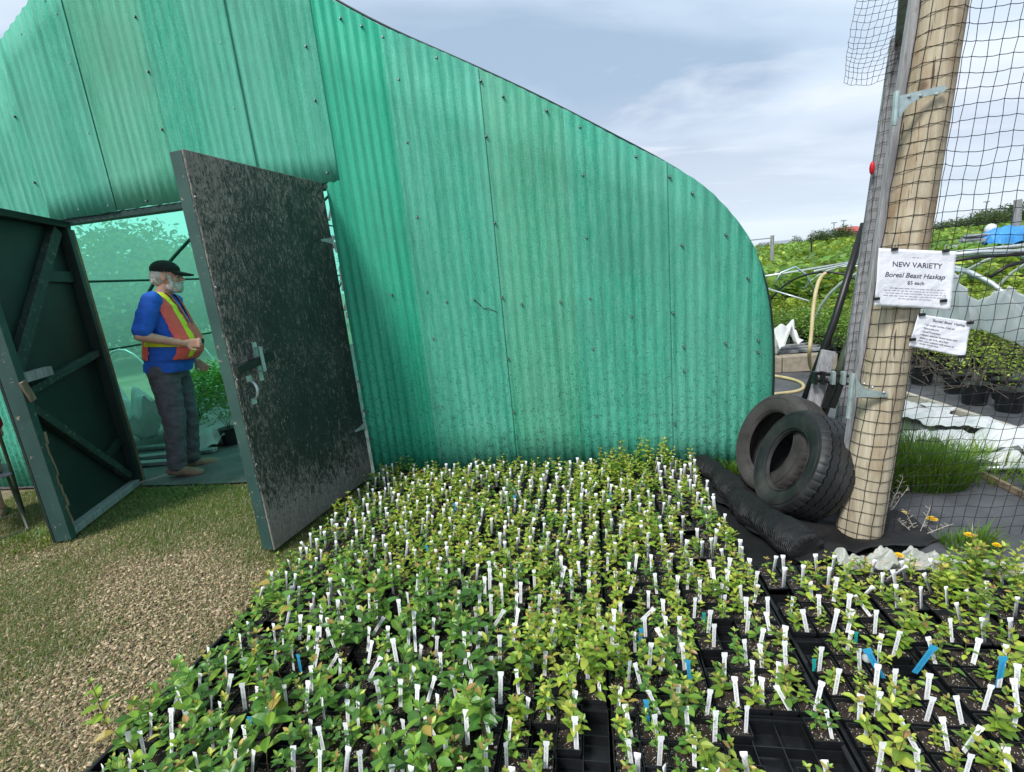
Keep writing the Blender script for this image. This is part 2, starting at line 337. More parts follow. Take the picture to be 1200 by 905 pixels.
# ------------------------------------------------------------ mesh helpers
class MB:
    def __init__(s): s.v = []; s.f = []; s.c = []; s.mi = []; s.has = False; s.cur = 0
    def add(s, vs, fs, tint=None, cols=None):
        o = len(s.v); s.v += [tuple(p) for p in vs]
        for f in fs: s.f.append(tuple(i + o for i in f)); s.mi.append(s.cur)
        if tint is not None: s.has = True; s.c += [tint] * len(vs)
        elif cols is not None: s.has = True; s.c += cols
        else: s.c += [(0.5, 0.5, 0.5)] * len(vs)
        return s
    def box(s, c, size, rot=None):
        h = Vector(size) / 2; c = Vector(c)
        vs = [Vector((x * h.x, y * h.y, z * h.z)) for x in (-1, 1) for y in (-1, 1) for z in (-1, 1)]
        if rot is not None:
            m = rot if isinstance(rot, Matrix) else Euler(rot).to_matrix()
            vs = [m @ q for q in vs]
        return s.add([q + c for q in vs], [(0, 1, 3, 2), (4, 6, 7, 5), (0, 4, 5, 1), (2, 3, 7, 6), (0, 2, 6, 4), (1, 5, 7, 3)])
    def board(s, a, b, w_, t, side):
        """rectangular bar from a to b; side = direction of its width"""
        a = Vector(a); b = Vector(b); d = (b - a).normalized(); sd_ = Vector(side); sd_ = (sd_ - d * sd_.dot(d)).normalized(); n = d.cross(sd_)
        vs = []
        for p in (a, b):
            for i, j in ((-1, -1), (1, -1), (1, 1), (-1, 1)): vs.append(p + sd_ * (w_ / 2 * i) + n * (t / 2 * j))
        return s.add(vs, [(3, 2, 1, 0), (4, 5, 6, 7), (0, 1, 5, 4), (1, 2, 6, 5), (2, 3, 7, 6), (3, 0, 4, 7)])
    def tube(s, pts, r, n=6, cap=True):
        pts = [Vector(p) for p in pts]; N = len(pts)
        rs = r if isinstance(r, (list, tuple)) else [r] * N
        vs = []; prev = None
        for i, p in enumerate(pts):
            t = (pts[min(i + 1, N - 1)] - pts[max(i - 1, 0)])
            if t.length < 1e-9: t = Vector((0, 0, 1))
            t.normalize()
            if prev is None:
                u = Vector((0, 0, 1)) if abs(t.z) < 0.9 else Vector((1, 0, 0))
                u = (u - t * u.dot(t)).normalized()
            else:
                u = prev - t * prev.dot(t)
                u = u.normalized() if u.length > 1e-6 else t.orthogonal().normalized()
            prev = u; q = t.cross(u)
            for k_ in range(n):
                a = 2 * math.pi * k_ / n; vs.append(p + (u * math.cos(a) + q * math.sin(a)) * rs[i])
        fs = []
        for i in range(N - 1):
            for k_ in range(n):
                a = i * n + k_; b = i * n + (k_ + 1) % n; fs.append((a, b, b + n, a + n))
        if cap: fs.append(tuple(range(n - 1, -1, -1))); fs.append(tuple(range((N - 1) * n, N * n)))
        return s.add(vs, fs)
    def ball(s, c, r, seg=10, ring=7, rot=None):
        c = Vector(c); r = Vector(r) if not isinstance(r, (int, float)) else Vector((r, r, r))
        vs = []; fs = []
        for i in range(ring + 1):
            th = math.pi * i / ring
            for j in range(seg):
                ph = 2 * math.pi * j / seg
                q = Vector((r.x * math.sin(th) * math.cos(ph), r.y * math.sin(th) * math.sin(ph), r.z * math.cos(th)))
                if rot is not None: q = rot @ q
                vs.append(q + c)
        for i in range(ring):
            for j in range(seg):
                a = i * seg + j; b = i * seg + (j + 1) % seg; fs.append((a, a + seg, b + seg, b))
        return s.add(vs, fs)
    def prism(s, poly, n_vec, depth):
        n_vec = Vector(n_vec).normalized() * depth; k_ = len(poly); P = [Vector(p) for p in poly]
        vs = P + [p + n_vec for p in P]
        fs = [tuple(range(k_ - 1, -1, -1)), tuple(range(k_, 2 * k_))] + [(i, (i + 1) % k_, (i + 1) % k_ + k_, i + k_) for i in range(k_)]
        return s.add(vs, fs)
    def lathe(s, prof, n=48, mod=None):
        """closed profile of (r, x) revolved about local X"""
        vs = []; K = len(prof)
        for i in range(n):
            a = 2 * math.pi * i / n
            for j, (r, x) in enumerate(prof):
                if mod: r, x = mod(j, i, r, x)
                vs.append((x, r * math.cos(a), r * math.sin(a)))
        fs = []
        for i in range(n):
            for j in range(K):
                a = i * K + j; b = i * K + (j + 1) % K; c = ((i + 1) % n) * K + j; d = ((i + 1) % n) * K + (j + 1) % K
                fs.append((a, b, d, c))
        return s.add(vs, fs)
    def mesh(s, name, mats, smooth=False):
        me = bpy.data.meshes.new(name); me.from_pydata(s.v, [], s.f)
        for m in (mats if isinstance(mats, (list, tuple)) else [mats]): me.materials.append(m)
        if max(s.mi, default=0): me.polygons.foreach_set('material_index', s.mi)
        if smooth: me.polygons.foreach_set('use_smooth', [True] * len(me.polygons))
        if s.has:
            ca = me.color_attributes.new('tint', 'FLOAT_COLOR', 'POINT')
            a = np.ones((len(s.v), 4), np.float32); a[:, :3] = s.c; ca.data.foreach_set('color', a.ravel())
        me.update(); return me
    def build(s, name, mats, parent=None, smooth=False, loc=None):
        o = bpy.data.objects.new(name, s.mesh(name, mats, smooth)); col.objects.link(o)
        if parent is not None: o.parent = parent
        if loc is not None: o.location = loc
        return o

def tag(o, label=None, cat=None, group=None, kind=None):
    if label: o['label'] = label
    if cat: o['category'] = cat
    if group: o['group'] = group
    if kind: o['kind'] = kind
    return o
def thing(name, label, cat, loc=(0, 0, 0), rotz=0, group=None):
    o = bpy.data.objects.new(name, None); col.objects.link(o); o.location = loc; o.rotation_euler = (0, 0, rotz)
    o.empty_display_size = 0.1
    return tag(o, label, cat, group)
def inst(name, me, parent=None, mat=None, loc=None):
    o = bpy.data.objects.new(name, me); col.objects.link(o)
    if parent is not None: o.parent = parent
    if mat is not None: o.matrix_local = mat
    if loc is not None: o.location = loc
    return o
def bevel(o, w_=0.004, seg=2):
    m = o.modifiers.new('bevel', 'BEVEL'); m.width = w_; m.segments = seg; m.limit_method = 'ANGLE'; m.angle_limit = R(40); return o

def np_mesh(name, verts, faces_flat, loop_starts, loop_tot, cols, mats, midx=None):
    me = bpy.data.meshes.new(name); nv = len(verts); nl = len(faces_flat); nf = len(loop_starts)
    me.vertices.add(nv); me.vertices.foreach_set('co', np.asarray(verts, np.float32).ravel())
    me.loops.add(nl); me.loops.foreach_set('vertex_index', np.asarray(faces_flat, np.int32))
    me.polygons.add(nf); me.polygons.foreach_set('loop_start', np.asarray(loop_starts, np.int32)); me.polygons.foreach_set('loop_total', np.asarray(loop_tot, np.int32))
    for m in mats: me.materials.append(m)
    if midx is not None: me.polygons.foreach_set('material_index', np.asarray(midx, np.int32))
    if cols is not None:
        ca = me.color_attributes.new('tint', 'FLOAT_COLOR', 'POINT')
        a = np.ones((nv, 4), np.float32); a[:, :3] = cols; ca.data.foreach_set('color', a.ravel())
    me.update(calc_edges=True); me.validate(); return me

def grid_surface(fn, nu, nv, name, mat, parent=None, thick=0.0, smooth=True):
    b = MB(); vs = [fn(i / nu, j / nv) for i in range(nu + 1) for j in range(nv + 1)]
    fs = [(i * (nv + 1) + j, (i + 1) * (nv + 1) + j, (i + 1) * (nv + 1) + j + 1, i * (nv + 1) + j + 1) for i in range(nu) for j in range(nv)]
    b.add(vs, fs); o = b.build(name, mat, parent, smooth)
    if thick: m = o.modifiers.new('solid', 'SOLIDIFY'); m.thickness = thick
    return o

# ------------------------------------------------------------ ground
W = 3.395
XC = -2.96
def sheet(name, x0, x1, y0, y1, z, mat, n=8, amp=0.0, sc=2.0, thick=0.0):
    def f(u, v):
        x = x0 + (x1 - x0) * u; y = y0 + (y1 - y0) * v
        return (x, y, z + amp * (noise.noise(Vector((x * sc, y * sc, z * 50))) + 0.5 * noise.noise(Vector((x * sc * 2.7, y * sc * 2.7, 3)))))
    return tag(grid_surface(f, n, n, name, mat, None, thick), kind='structure')
b = MB()
vs = []; xs = [-900, -300, -60, -14, -6, 0, 6, 14, 60, 300, 900]; ys = [-60, -4, 0, 3, 8, 14, 40, 120, 400, 1500]
for x in xs:
    for y in ys: vs.append((x, y, 0 if y < 100 else 0))
b.add(vs, [(i * 10 + j, (i + 1) * 10 + j, (i + 1) * 10 + j + 1, i * 10 + j + 1) for i in range(10) for j in range(9)])
tag(b.build('ground', M['ground']), kind='structure')
sheet('field', 1.6, 900, 9.5, 1200, 0.004, M['field'], 6)
sheet('landscape_fabric', -1.72, 4.2, 0.3, 3.34, 0.016, M['fabric_blk'], 60, 0.006, 5)
sheet('ground_cloth', 1.3, 9, 2.15, 9.4, 0.03, M['fabric'], 60, 0.012, 3.2)
sheet('greenhouse_floor', -7.0, 1.1, 3.35, 15.0, 0.022, M['fabric_in'], 60, 0.012, 2.6)

# lawn: mown, matted blades and bark chips in front of the doors
def lawn_mask(x, y):
    n_ = noise.noise(Vector((x * 1.1, y * 1.5, 0.3))) + 0.5 * noise.noise(Vector((x * 3.1, y * 3.9, 1.7)))
    near_wall = max(0, min(1, (y - 2.25 + 0.16 * (x + 3)) / 0.5))
    return 0.28 + 0.8 * n_ + near_wall * 0.75
def blade_field(name, cells, N, hl, seed, label, mask=None, colors=None, lean=1.0, wid=0.0022):
    r = np.random.default_rng(seed); x0, x1, y0, y1 = cells
    P = []
    X = r.uniform(x0, x1, N * 2); Y = r.uniform(y0, y1, N * 2)
    for x, y in zip(X, Y):
        if mask is None or r.random() < mask(x, y): P.append((x, y))
        if len(P) >= N: break
    P = np.array(P); n = len(P)
    h = r.uniform(hl[0], hl[1], n); a = r.uniform(0, 2 * np.pi, n); ln = r.uniform(0.3, 1.6, n) * lean
    d = np.stack([np.cos(a), np.sin(a)], 1); pd = np.stack([-d[:, 1], d[:, 0]], 1) * wid * r.uniform(0.6, 1.5, n)[:, None]
    V = np.zeros((n, 5, 3)); base = P
    V[:, 0, :2] = base - pd; V[:, 1, :2] = base + pd
    mid = base + d * (h * 0.45 * np.sin(ln))[:, None]
    V[:, 2, :2] = mid - pd * 0.8; V[:, 3, :2] = mid + pd * 0.8; V[:, 2:4, 2] = (h * 0.5 * np.maximum(np.cos(ln * 0.6), 0.15))[:, None]
    V[:, 4, :2] = base + d * (h * np.sin(np.minimum(ln * 1.2, 1.5)))[:, None]; V[:, 4, 2] = h * np.maximum(np.cos(ln), 0.06) * 0.9
    V[:, :, 2] += 0.002
    idx = np.arange(n)[:, None] * 5
    F = np.concatenate([idx + np.array([[0, 1, 3, 2]]), idx + np.array([[2, 3, 4]])], 1).ravel()
    ls = (np.arange(n)[:, None] * 7 + np.array([[0, 4]])).ravel(); lt = np.tile([4, 3], n)
    cs = np.array(colors); c = cs[r.integers(0, len(cs), n)] * r.uniform(0.7, 1.3, (n, 1)); c = np.repeat(c, 5, 0)
    me = np_mesh(name, V.reshape(-1, 3), F, ls, lt, c, [M['leaf']])
    o = bpy.data.objects.new(name, me); col.objects.link(o)
    return tag(o, label, 'grass', kind='stuff')
G_LAWN = [(0.12, 0.19, 0.035), (0.17, 0.21, 0.05), (0.09, 0.16, 0.03), (0.34, 0.30, 0.13), (0.42, 0.37, 0.20), (0.15, 0.23, 0.035), (0.26, 0.24, 0.09)]
blade_field('mown_grass', (-5.2, -1.6, 0.7, 3.32), 110000, (0.02, 0.055), 3, 'short matted dry and green grass in front of the doors', lambda x, y: max(0.04, min(1, lawn_mask(x, y))), G_LAWN, 1.25, 0.0016)
blade_field('dry_straw', (-5.2, -1.6, 0.7, 3.1), 60000, (0.02, 0.05), 13, 'thin layer of dry tan clippings lying over the path', None, [(0.48, 0.40, 0.24), (0.38, 0.31, 0.18), (0.30, 0.28, 0.13), (0.52, 0.45, 0.30)], 1.45, 0.0012)
G_GREEN = [(0.11, 0.20, 0.03), (0.16, 0.24, 0.05), (0.08, 0.16, 0.02), (0.3, 0.28, 0.1)]
blade_field('lush_grass', (-4.3, -1.75, 2.2, 3.3), 9000, (0.025, 0.055), 5, 'brighter green grass fringe near the wall and the doors', lambda x, y: max(0, min(1, (y - 2.55 + 0.10 * (x + 3)) * 1.6 + 0.6 * noise.noise(Vector((x * 3, y * 3, 0))))), G_GREEN, 0.9, 0.002)
r = np.random.default_rng(11); V = []; C_ = []; n = 0
while n < 34000:
    x = r.uniform(-5.0, -1.62); y = r.uniform(0.7, 3.2)
    if r.random() > max(0.04, min(1, 1.15 - lawn_mask(x, y) * 1.3)): continue
    a = r.uniform(0, 6.28); l = r.uniform(0.003, 0.011); ww = l * r.uniform(0.25, 0.6); ca, sa = math.cos(a), math.sin(a)
    t1, t2 = r.uniform(-0.35, 0.35, 2); z = r.uniform(0.004, 0.012); th = r.uniform(0.0015, 0.004)
    for dz in (0, th):
        for u, v_ in ((-1, -0.7), (1, -1), (0.8, 1), (-0.9, 0.8)):
            px, py = u * l, v_ * ww; V.append((x + px * ca - py * sa, y + px * sa + py * ca, z + px * t1 + py * t2 + dz))
    b_ = r.uniform(0.55, 1.35); c = np.array([(0.40, 0.28, 0.165), (0.54, 0.42, 0.27), (0.22, 0.145, 0.085), (0.46, 0.35, 0.22)][r.integers(0, 4)]) * b_; C_ += [c] * 8; n += 1
idx = np.arange(n)[:, None] * 8
F = np.concatenate([idx + np.array([[4, 5, 6, 7]]), idx + np.array([[0, 1, 5, 4]]), idx + np.array([[1, 2, 6, 5]]), idx + np.array([[2, 3, 7, 6]]), idx + np.array([[3, 0, 4, 7]])], 1).ravel()
me = np_mesh('bark_chips', V, F, np.arange(n * 5) * 4, [4] * (n * 5), np.array(C_), [M['tint']])
o = bpy.data.objects.new('bark_chips', me); col.objects.link(o); tag(o, 'pale brown bark chips strewn over the trodden path', 'bark chips', kind='stuff')

# ------------------------------------------------------------ greenhouse
HALF = [(0, 4.22), (0.84, 3.74), (1.22, 3.52), (1.425, 3.36), (1.745, 3.15), (2.124, 2.943), (2.548, 2.702), (2.888, 2.494), (3.225, 2.273), (3.483, 2.114), (3.66, 1.99), (3.76, 1.90), (3.86, 1.785), (3.945, 1.67), (4.023, 1.535), (4.087, 1.39), (4.134, 1.18), (4.156, 0.916), (4.16, 0.56), (4.14, 0.0)]
def prof(x):
    d = abs(x - XC)
    if d >= 4.16: return 0.56
    for (d0, z0), (d1, z1) in zip(HALF, HALF[1:]):
        if d0 <= d <= d1 and d1 > d0: return z0 + (z1 - z0) * (d - d0) / (d1 - d0)
    return 0.56
gh = thing('greenhouse', 'large green greenhouse with corrugated front wall and two open plank doors', 'greenhouse', (0, 0, 0))
PITCH, AMP = 0.068, 0.0045
def panel(xa, xb, zb, mat, off, zt=None, nrow=7, ph=0.0, amp=AMP):
    n = max(4, int(round((xb - xa) / (PITCH / 8)))); b = MB(); vs = []
    for i in range(n + 1):
        x = xa + (xb - xa) * i / n; top = prof(x) if zt is None else min(zt, prof(x))
        for j in range(nrow + 1):
            t = j / nrow; z = zb + (top - zb) * t
            if j == 0 and zb > 0.5: z += 0.006 * noise.noise(Vector((x * 9, 0, 0)))
            wob = 0.004 * noise.noise(Vector((x * 1.3, z * 0.8, 5)))
            vs.append((x, W - off - amp * math.cos(2 * math.pi * x / PITCH + ph) + wob, z))
    b.add(vs, [(i * (nrow + 1) + j, (i + 1) * (nrow + 1) + j, (i + 1) * (nrow + 1) + j + 1, i * (nrow + 1) + j + 1) for i in range(n) for j in range(nrow)])
    o = b.build('corrugated_panel', mat, gh, True); m = o.modifiers.new('solid', 'SOLIDIFY'); m.thickness = 0.002
    return o
# over the doors (hung last, lapping over their neighbours)
P0 = M['panel']; PN = M['panel_new']; PY = M['panel_yel']
for i, (xa, xb, zb, m, off) in enumerate([
        (-7.07, -6.55, 0.02, P0, 0.0), (-6.58, -5.97, 0.02, P0, 0.005), (-6.0, -5.38, 0.02, PY, 0.0), (-5.41, -4.75, 0.02, P0, 0.005), (-4.78, -4.145, 0.02, P0, 0.0),
        (-4.17, -3.545, 2.275, P0, 0.012), (-3.57, -2.935, 2.285, PY, 0.003), (-2.96, -2.295, 2.28, P0, 0.012), (-2.32, -1.69, 2.275, P0, 0.004),
        (-1.805, -1.21, 0.0, PN, 0.0), (-1.245, -0.62, 0.0, P0, 0.008), (-0.645, -0.068, 0.0, PY, 0.0), (-0.10, 0.53, 0.0, P0, 0.008), (0.50, 1.075, 0.0, P0, 0.0)]):
    panel(xa, xb, zb, m, off, amp=AMP * (1.55 if m is PN else 1.0))
# last sheet curls round the end of the wall: column to the curved edge
b = MB(); vs = []; n = 20; nr = 40
for j in range(nr + 1):
    z = prof(1.05) * j / nr
    # half width at this height
    hw = 4.16
    for (d0, z0), (d1, z1) in zip(HALF, HALF[1:]):
        if z1 <= z <= z0: hw = d0 + (d1 - d0) * (z0 - z) / (z0 - z1 + 1e-9)
    for i in range(n + 1):
        x = 1.05 + (XC + hw - 1.05) * i / n; t = i / n
        top = min(z, prof(x)); vs.append((x, W - 0.006 - AMP * math.cos(2 * math.pi * x / PITCH) * (1 - t) + 0.03 * t ** 4, z))
b.add(vs, [(j * (n + 1) + i, j * (n + 1) + i + 1, (j + 1) * (n + 1) + i + 1, (j + 1) * (n + 1) + i) for j in range(nr) for i in range(n)])
o = b.build('corrugated_panel', P0, gh, True); m = o.modifiers.new('solid', 'SOLIDIFY'); m.thickness = 0.002
# screws
SCR = [(28.6, 41), (56, 2), (71, 17), (87, 75), (110, 156), (132, 241), (159, 21), (174, 85), (192, 152), (263, 51), (280, 127), (361, 55), (372, 118), (385, 203), (403, 22), (21, 137), (44, 214), (96, 246), (170, 236),
       (428, 31), (455, 43.6), (510, 69), (566, 95), (593, 113), (635, 131), (676.5, 150), (463, 95), (474, 168), (487, 255), (572, 160), (583, 261), (680, 206), (685, 279), (745, 184), (788, 207), (816, 226), (844, 276), (872, 326.5), (794, 288), (689, 350), (740, 371), (792.5, 366), (653, 354),
       (455, 346), (499, 342), (523, 354), (556, 351), (592, 348), (616, 356), (507, 397), (598.5, 420), (518, 476), (605, 482), (693.5, 409), (698, 487), (434, 482), (440, 515), (423, 424), (805, 406), (856, 402), (887, 399), (892, 412), (796, 435), (796, 496)]
sb = MB(); sb.tube([(0, 0.006, 0), (0, -0.003, 0)], [0.0085, 0.0085], 10); sb.cur = 1; sb.tube([(0, -0.003, 0), (0, -0.009, 0)], [0.0062, 0.0052], 6)
sme = sb.mesh('screw', [M['washer'], M['screw']])
for px, py in SCR:
    p = at(px, py, W)
    x = p.x; x = round(x / PITCH) * PITCH       # driven through the crests
    inst('screw', sme, gh, None, (x, W - AMP - 0.007, p.z))
# crack in one sheet
cp = [(557, 352), (563, 357), (567, 362), (572, 361), (577, 363), (583, 366)]
b = MB(); b.tube([at(a, c, W) + Vector((0, -0.014, 0)) for a, c in cp], 0.0022, 4); b.build('crack', M['washer'], gh)
# framing timbers behind the front wall
fb = MB()
fb.board((-4.17, W + 0.05, 2.262), (-1.76, W + 0.05, 2.262), 0.09, 0.045, (0, 1, 0)); fb.build('lintel', M['dark_pipe'], gh)
for x0, z0, x1, z1 in ((-1.78, 1.50, 1.14, 0.99), (-7.0, 1.0, -4.2, 1.0), (-1.78, 0.05, 1.15, 0.05), (-7.0, 0.05, -4.2, 0.05), (-4.3, 3.1, -1.9, 3.05)):
    g = MB(); g.board((x0, W + 0.035, z0), (x1, W + 0.035, z1), 0.085, 0.035, (0, 0, 1)); g.build('girt', M['grey_wood'], gh)
for x in (-1.775, -4.13):
    g = MB(); g.board((x, W + 0.058, 0), (x, W + 0.058, 2.21), 0.09, 0.04, (0, 1, 0)); g.build('door_jamb', M['peel_wood'], gh)
# torn edge of film and lath along the jamb of the right-hand door
g = MB(); rr = random.Random(3)
for i in range(15):
    z = 0.25 + i * 0.13 + rr.uniform(-0.05, 0.05); g.box((-1.808 + rr.uniform(-0.008, 0.008), W + 0.012, z), (0.012 + rr.random() * 0.02, 0.004, 0.02 + rr.random() * 0.09), (0, rr.uniform(-0.5, 0.5), 0))
g.build('torn_film', M['row_cover'], gh)['kind'] = 'stuff'
# hoops, purlins, film
def arch(inset, ymul=1.0, n=46):
    pts = []
    full = [(-d, z) for d, z in reversed(HALF)] + [(d, z) for d, z in HALF[1:]]
    # arc-length resample
    L = [0]
    for (a, b_), (c, d) in zip(full, full[1:]): L.append(L[-1] + math.hypot(c - a, d - b_))
    for i in range(n + 1):
        s_ = L[-1] * i / n; k_ = 0
        while k_ < len(L) - 2 and L[k_ + 1] < s_: k_ += 1
        t = (s_ - L[k_]) / (L[k_ + 1] - L[k_]); x = full[k_][0] + (full[k_ + 1][0] - full[k_][0]) * t; z = full[k_][1] + (full[k_ + 1][1] - full[k_][1]) * t
        pts.append([x, z])
    for _ in range(3):
        q = [p[:] for p in pts]
        for i in range(1, n):
            q[i][0] = (pts[i - 1][0] + 2 * pts[i][0] + pts[i + 1][0]) / 4; q[i][1] = (pts[i - 1][1] + 2 * pts[i][1] + pts[i + 1][1]) / 4
        pts = q
    return [(XC + x * (1 - inset / 4.16), z * (1 - inset / 4.22)) for x, z in pts]
GL = 11.5
HOOPS = [W + 0.03, 4.55, 6.55, 8.55, 10.55, 12.55, W + GL]
a = arch(0.06)
for y in HOOPS:
    g = MB(); g.tube([(x, y, z) for x, z in a], 0.024, 8); g.build('hoop', M['dark_pipe'], gh, True)
for k_ in (8, 14, 23, 32, 38):
    x, z = a[k_]; g = MB(); g.tube([(x, W + 0.05, z - 0.03), (x, W + GL, z - 0.03)], 0.016, 8); g.build('purlin', M['dark_pipe'], gh, True)
x, z = a[4]
for x_ in (a[4][0], a[-5][0]):
    g = MB(); g.tube([(x_, W + 0.05, 1.02), (x_, W + GL, 1.02)], 0.016, 8); g.build('hip_rail', M['dark_pipe'], gh, True)
a2 = arch(0.02)
g = MB(); vs = []; ny = 24
for j in range(ny + 1):
    y = W + 0.02 + (GL) * j / ny
    for i, (x, z) in enumerate(a2): vs.append((x, y, z + 0.012 * noise.noise(Vector((x * 2, y * 2, z)))))
n_ = len(a2); g.add(vs, [(j * n_ + i, j * n_ + i + 1, (j + 1) * n_ + i + 1, (j + 1) * n_ + i) for j in range(ny) for i in range(n_ - 1)])
g.build('film_cover', M['film'], gh, True)
g = MB(); vs = [(XC, W + GL + 0.03, 0)] + [(x, W + GL + 0.03, z) for x, z in a2]; g.add(vs, [(0, i + 1, i + 2) for i in range(n_ - 1)]); g.build('end_film', M['film'], gh)
# roof-edge batten the film is wrapped on
g = MB(); g.tube([(x, W + 0.012, z + 0.004) for x, z in arch(-0.004, n=80)], 0.007, 6); g.build('edge_batten', M['green_paint'], gh, True)

# ---- right door (outer, weathered plywood face seen), sub-parts hang off it
def frame_at(p0, p1, z0):
    """matrix with X from p0 to p1 on the ground, Z up, Y = outward normal to the right of travel"""
    x = Vector((p1[0] - p0[0], p1[1] - p0[1], 0)).normalized(); z = Vector((0, 0, 1)); y = z.cross(x)
    m = Matrix((x, y, z)).transposed().to_4x4(); m.translation = Vector((p0[0], p0[1], z0)); return m
hg, fr = (-1.822, 3.375), (-1.946, 2.298)
DW = math.hypot(hg[0] - fr[0], hg[1] - fr[1]); DH = 2.225
mt = frame_at(hg, fr, 0.045)                 # local y points +x side? (z cross x)
sgn = 1 if mt.col[1][0] > 0 else -1          # outward (camera) side
b = MB(); vs = []; nx, nz = 14, 26
b.box((DW / 2, 0, DH / 2), (DW, 0.014, DH)); door = b.build('door', M['ply'], gh); door.matrix_local = mt; door['label'] = 'weathered black plywood door standing open on the right'
bevel(door, 0.003, 1)
def dpart(name, mb, mat, par, smooth=False): return mb.build(name, mat, par, smooth)
T = 0.078
g = MB(); g.box((DW - 0.022, -sgn * (0.008 + T / 2), DH / 2), (0.042, T, DH - 0.002)); o = dpart('edge_board', g, M['edge_paint'], door); bevel(o, 0.003)
for c, sz in (((0.02, DH / 2), (0.04, DH)),):
    g = MB(); g.box((c[0], -sgn * (0.008 + T / 2), c[1]), (sz[0], T, sz[1])); dpart('hinge_stile', g, M['green_paint'], door)
for z in (0.02, DH / 2, DH - 0.022):
    g = MB(); g.box((DW / 2, -sgn * (0.008 + T / 2), z), (DW - 0.09, T, 0.04)); dpart('rail', g, M['green_paint'], door)
def strap_hinge(par, z, L_, s_, out_, y0):
    g = MB(); g.prism([(-0.005, y0, z - 0.028), (-0.005, y0, z + 0.028), (L_ * 0.35, y0, z + 0.016), (L_, y0, z + 0.007), (L_, y0, z - 0.007), (L_ * 0.35, y0, z - 0.016)], (0, out_, 0), 0.004)
    g.tube([(-0.008, y0, z - 0.04), (-0.008, y0, z + 0.04)], 0.008, 8)
    for q in (0.03, 0.07, 0.11): g.ball((q * L_ / 0.13, y0 + out_ * 0.005, z), 0.005, 8, 5)
    return g.build('hinge', M['steel'], par)
strap_hinge(door, 1.83, 0.13, 1, sgn, sgn * 0.009); strap_hinge(door, 0.42, 0.13, 1, sgn, sgn * 0.009)
# slide bolt and pull
zb = 1.10
g = MB(); g.board((DW - 0.27, sgn * 0.03, zb + 0.035), (DW + 0.005, sgn * 0.03, zb), 0.042, 0.028, (0, 0, 1)); dpart('wooden_bolt', g, M['green_paint'], door)
g = MB()
g.box((DW - 0.17, sgn * 0.013, zb + 0.07), (0.03, 0.008, 0.12)); g.box((DW - 0.17, sgn * 0.013, zb - 0.05), (0.03, 0.008, 0.09)); g.box((DW - 0.17, sgn * 0.050, zb + 0.03), (0.022, 0.006, 0.14)); g.box((DW - 0.17, sgn * 0.03, zb + 0.10), (0.022, 0.04, 0.006)); g.box((DW - 0.17, sgn * 0.03, zb - 0.04), (0.022, 0.04, 0.006))
dpart('bolt_bracket', g, M['steel'], door)
g = MB(); cz = zb - 0.13
g.tube([(DW - 0.085, sgn * (0.010 + 0.042 * math.sin(math.pi * t / 12)), cz + 0.052 * math.cos(math.pi * t / 12)) for t in range(13)], [0.005 + 0.003 * math.sin(math.pi * t / 12) for t in range(13)], 8)
g.box((DW - 0.085, sgn * 0.010, cz + 0.066), (0.036, 0.006, 0.035)); g.box((DW - 0.085, sgn * 0.010, cz - 0.066), (0.036, 0.006, 0.035))
dpart('pull_handle', g, M['steel'], door, False)
for z in (0.55, 1.05, 1.55, 2.0):
    g = MB(); g.ball((DW - 0.005 - 0.24 * (z % 0.5 > 0.3), sgn * 0.009, z), 0.006, 6, 4); dpart('nail', g, M['screw'], door)

# ---- left door: inner side with its Z-bracing
hg2, fr2 = (-4.10, 3.375), (-3.70, 2.408)
DW2 = math.hypot(hg2[0] - fr2[0], hg2[1] - fr2[1]); mt2 = frame_at(hg2, fr2, 0.03); s2 = 1 if mt2.col[1][0] > 0 else -1
b = MB(); b.box((DW2 / 2, 0, DH / 2), (DW2, 0.014, DH)); d2 = b.build('door', M['green_paint'], gh); d2.matrix_local = mt2; d2['label'] = 'dark green braced door standing open on the left'
t2 = 0.075; yo = s2 * (0.008 + t2 / 2)
def rail2(name, p, q, w_, mat, t=t2, extra=0.0):
    g = MB(); g.board((p[0], s2 * (0.008 + t / 2 + extra), p[1]), (q[0], s2 * (0.008 + t / 2 + extra), q[1]), w_, t, (0.3, 0, 1) if abs(p[0] - q[0]) > 0.02 else (1, 0, 0)); o = g.build(name, mat, d2); bevel(o, 0.003, 1); return o
rail2('stile', (0.03, 0.02), (0.03, DH - 0.03), 0.05, M['green_paint'])
rail2('stile', (DW2 - 0.03, 0.0), (DW2 - 0.03, DH - 0.002), 0.06, M['edge_paint'], t2 + 0.02)
rail2('rail', (0.06, 0.025), (DW2 - 0.062, 0.025), 0.05, M['grey_wood'])
rail2('rail', (0.0, DH - 0.025), (DW2 - 0.062, DH - 0.025), 0.05, M['green_paint'])
rail2('rail', (0.062, 1.18), (DW2 - 0.062, 1.02), 0.05, M['worn_green'], t2 - 0.02)
rail2('brace', (0.12, DH - 0.07), (DW2 - 0.08, 1.16), 0.085, M['worn_green'], 0.05)
rail2('brace', (0.10, 0.10), (DW2 - 0.08, 0.97), 0.06, M['worn_green'], 0.05)
rail2('batten', (0.064, 1.80), (0.40, 1.80), 0.085, M['green_paint'], 0.03)
rail2('batten', (0.064, 0.42), (0.30, 0.36), 0.07, M['green_paint'], 0.03)
g = MB(); g.board((DW2 - 0.33, s2 * 0.075, 1.14), (DW2 - 0.02, s2 * 0.075, 1.13), 0.06, 0.05, (0, 0, 1)); g.build('block', M['grey_wood'], d2)
g = MB(); g.box((DW2 - 0.03, s2 * 0.112, 1.05), (0.05, 0.015, 0.14), (0, 0.3, 0)); g.build('splintered_patch', M['peel_wood'], d2)
g = MB()
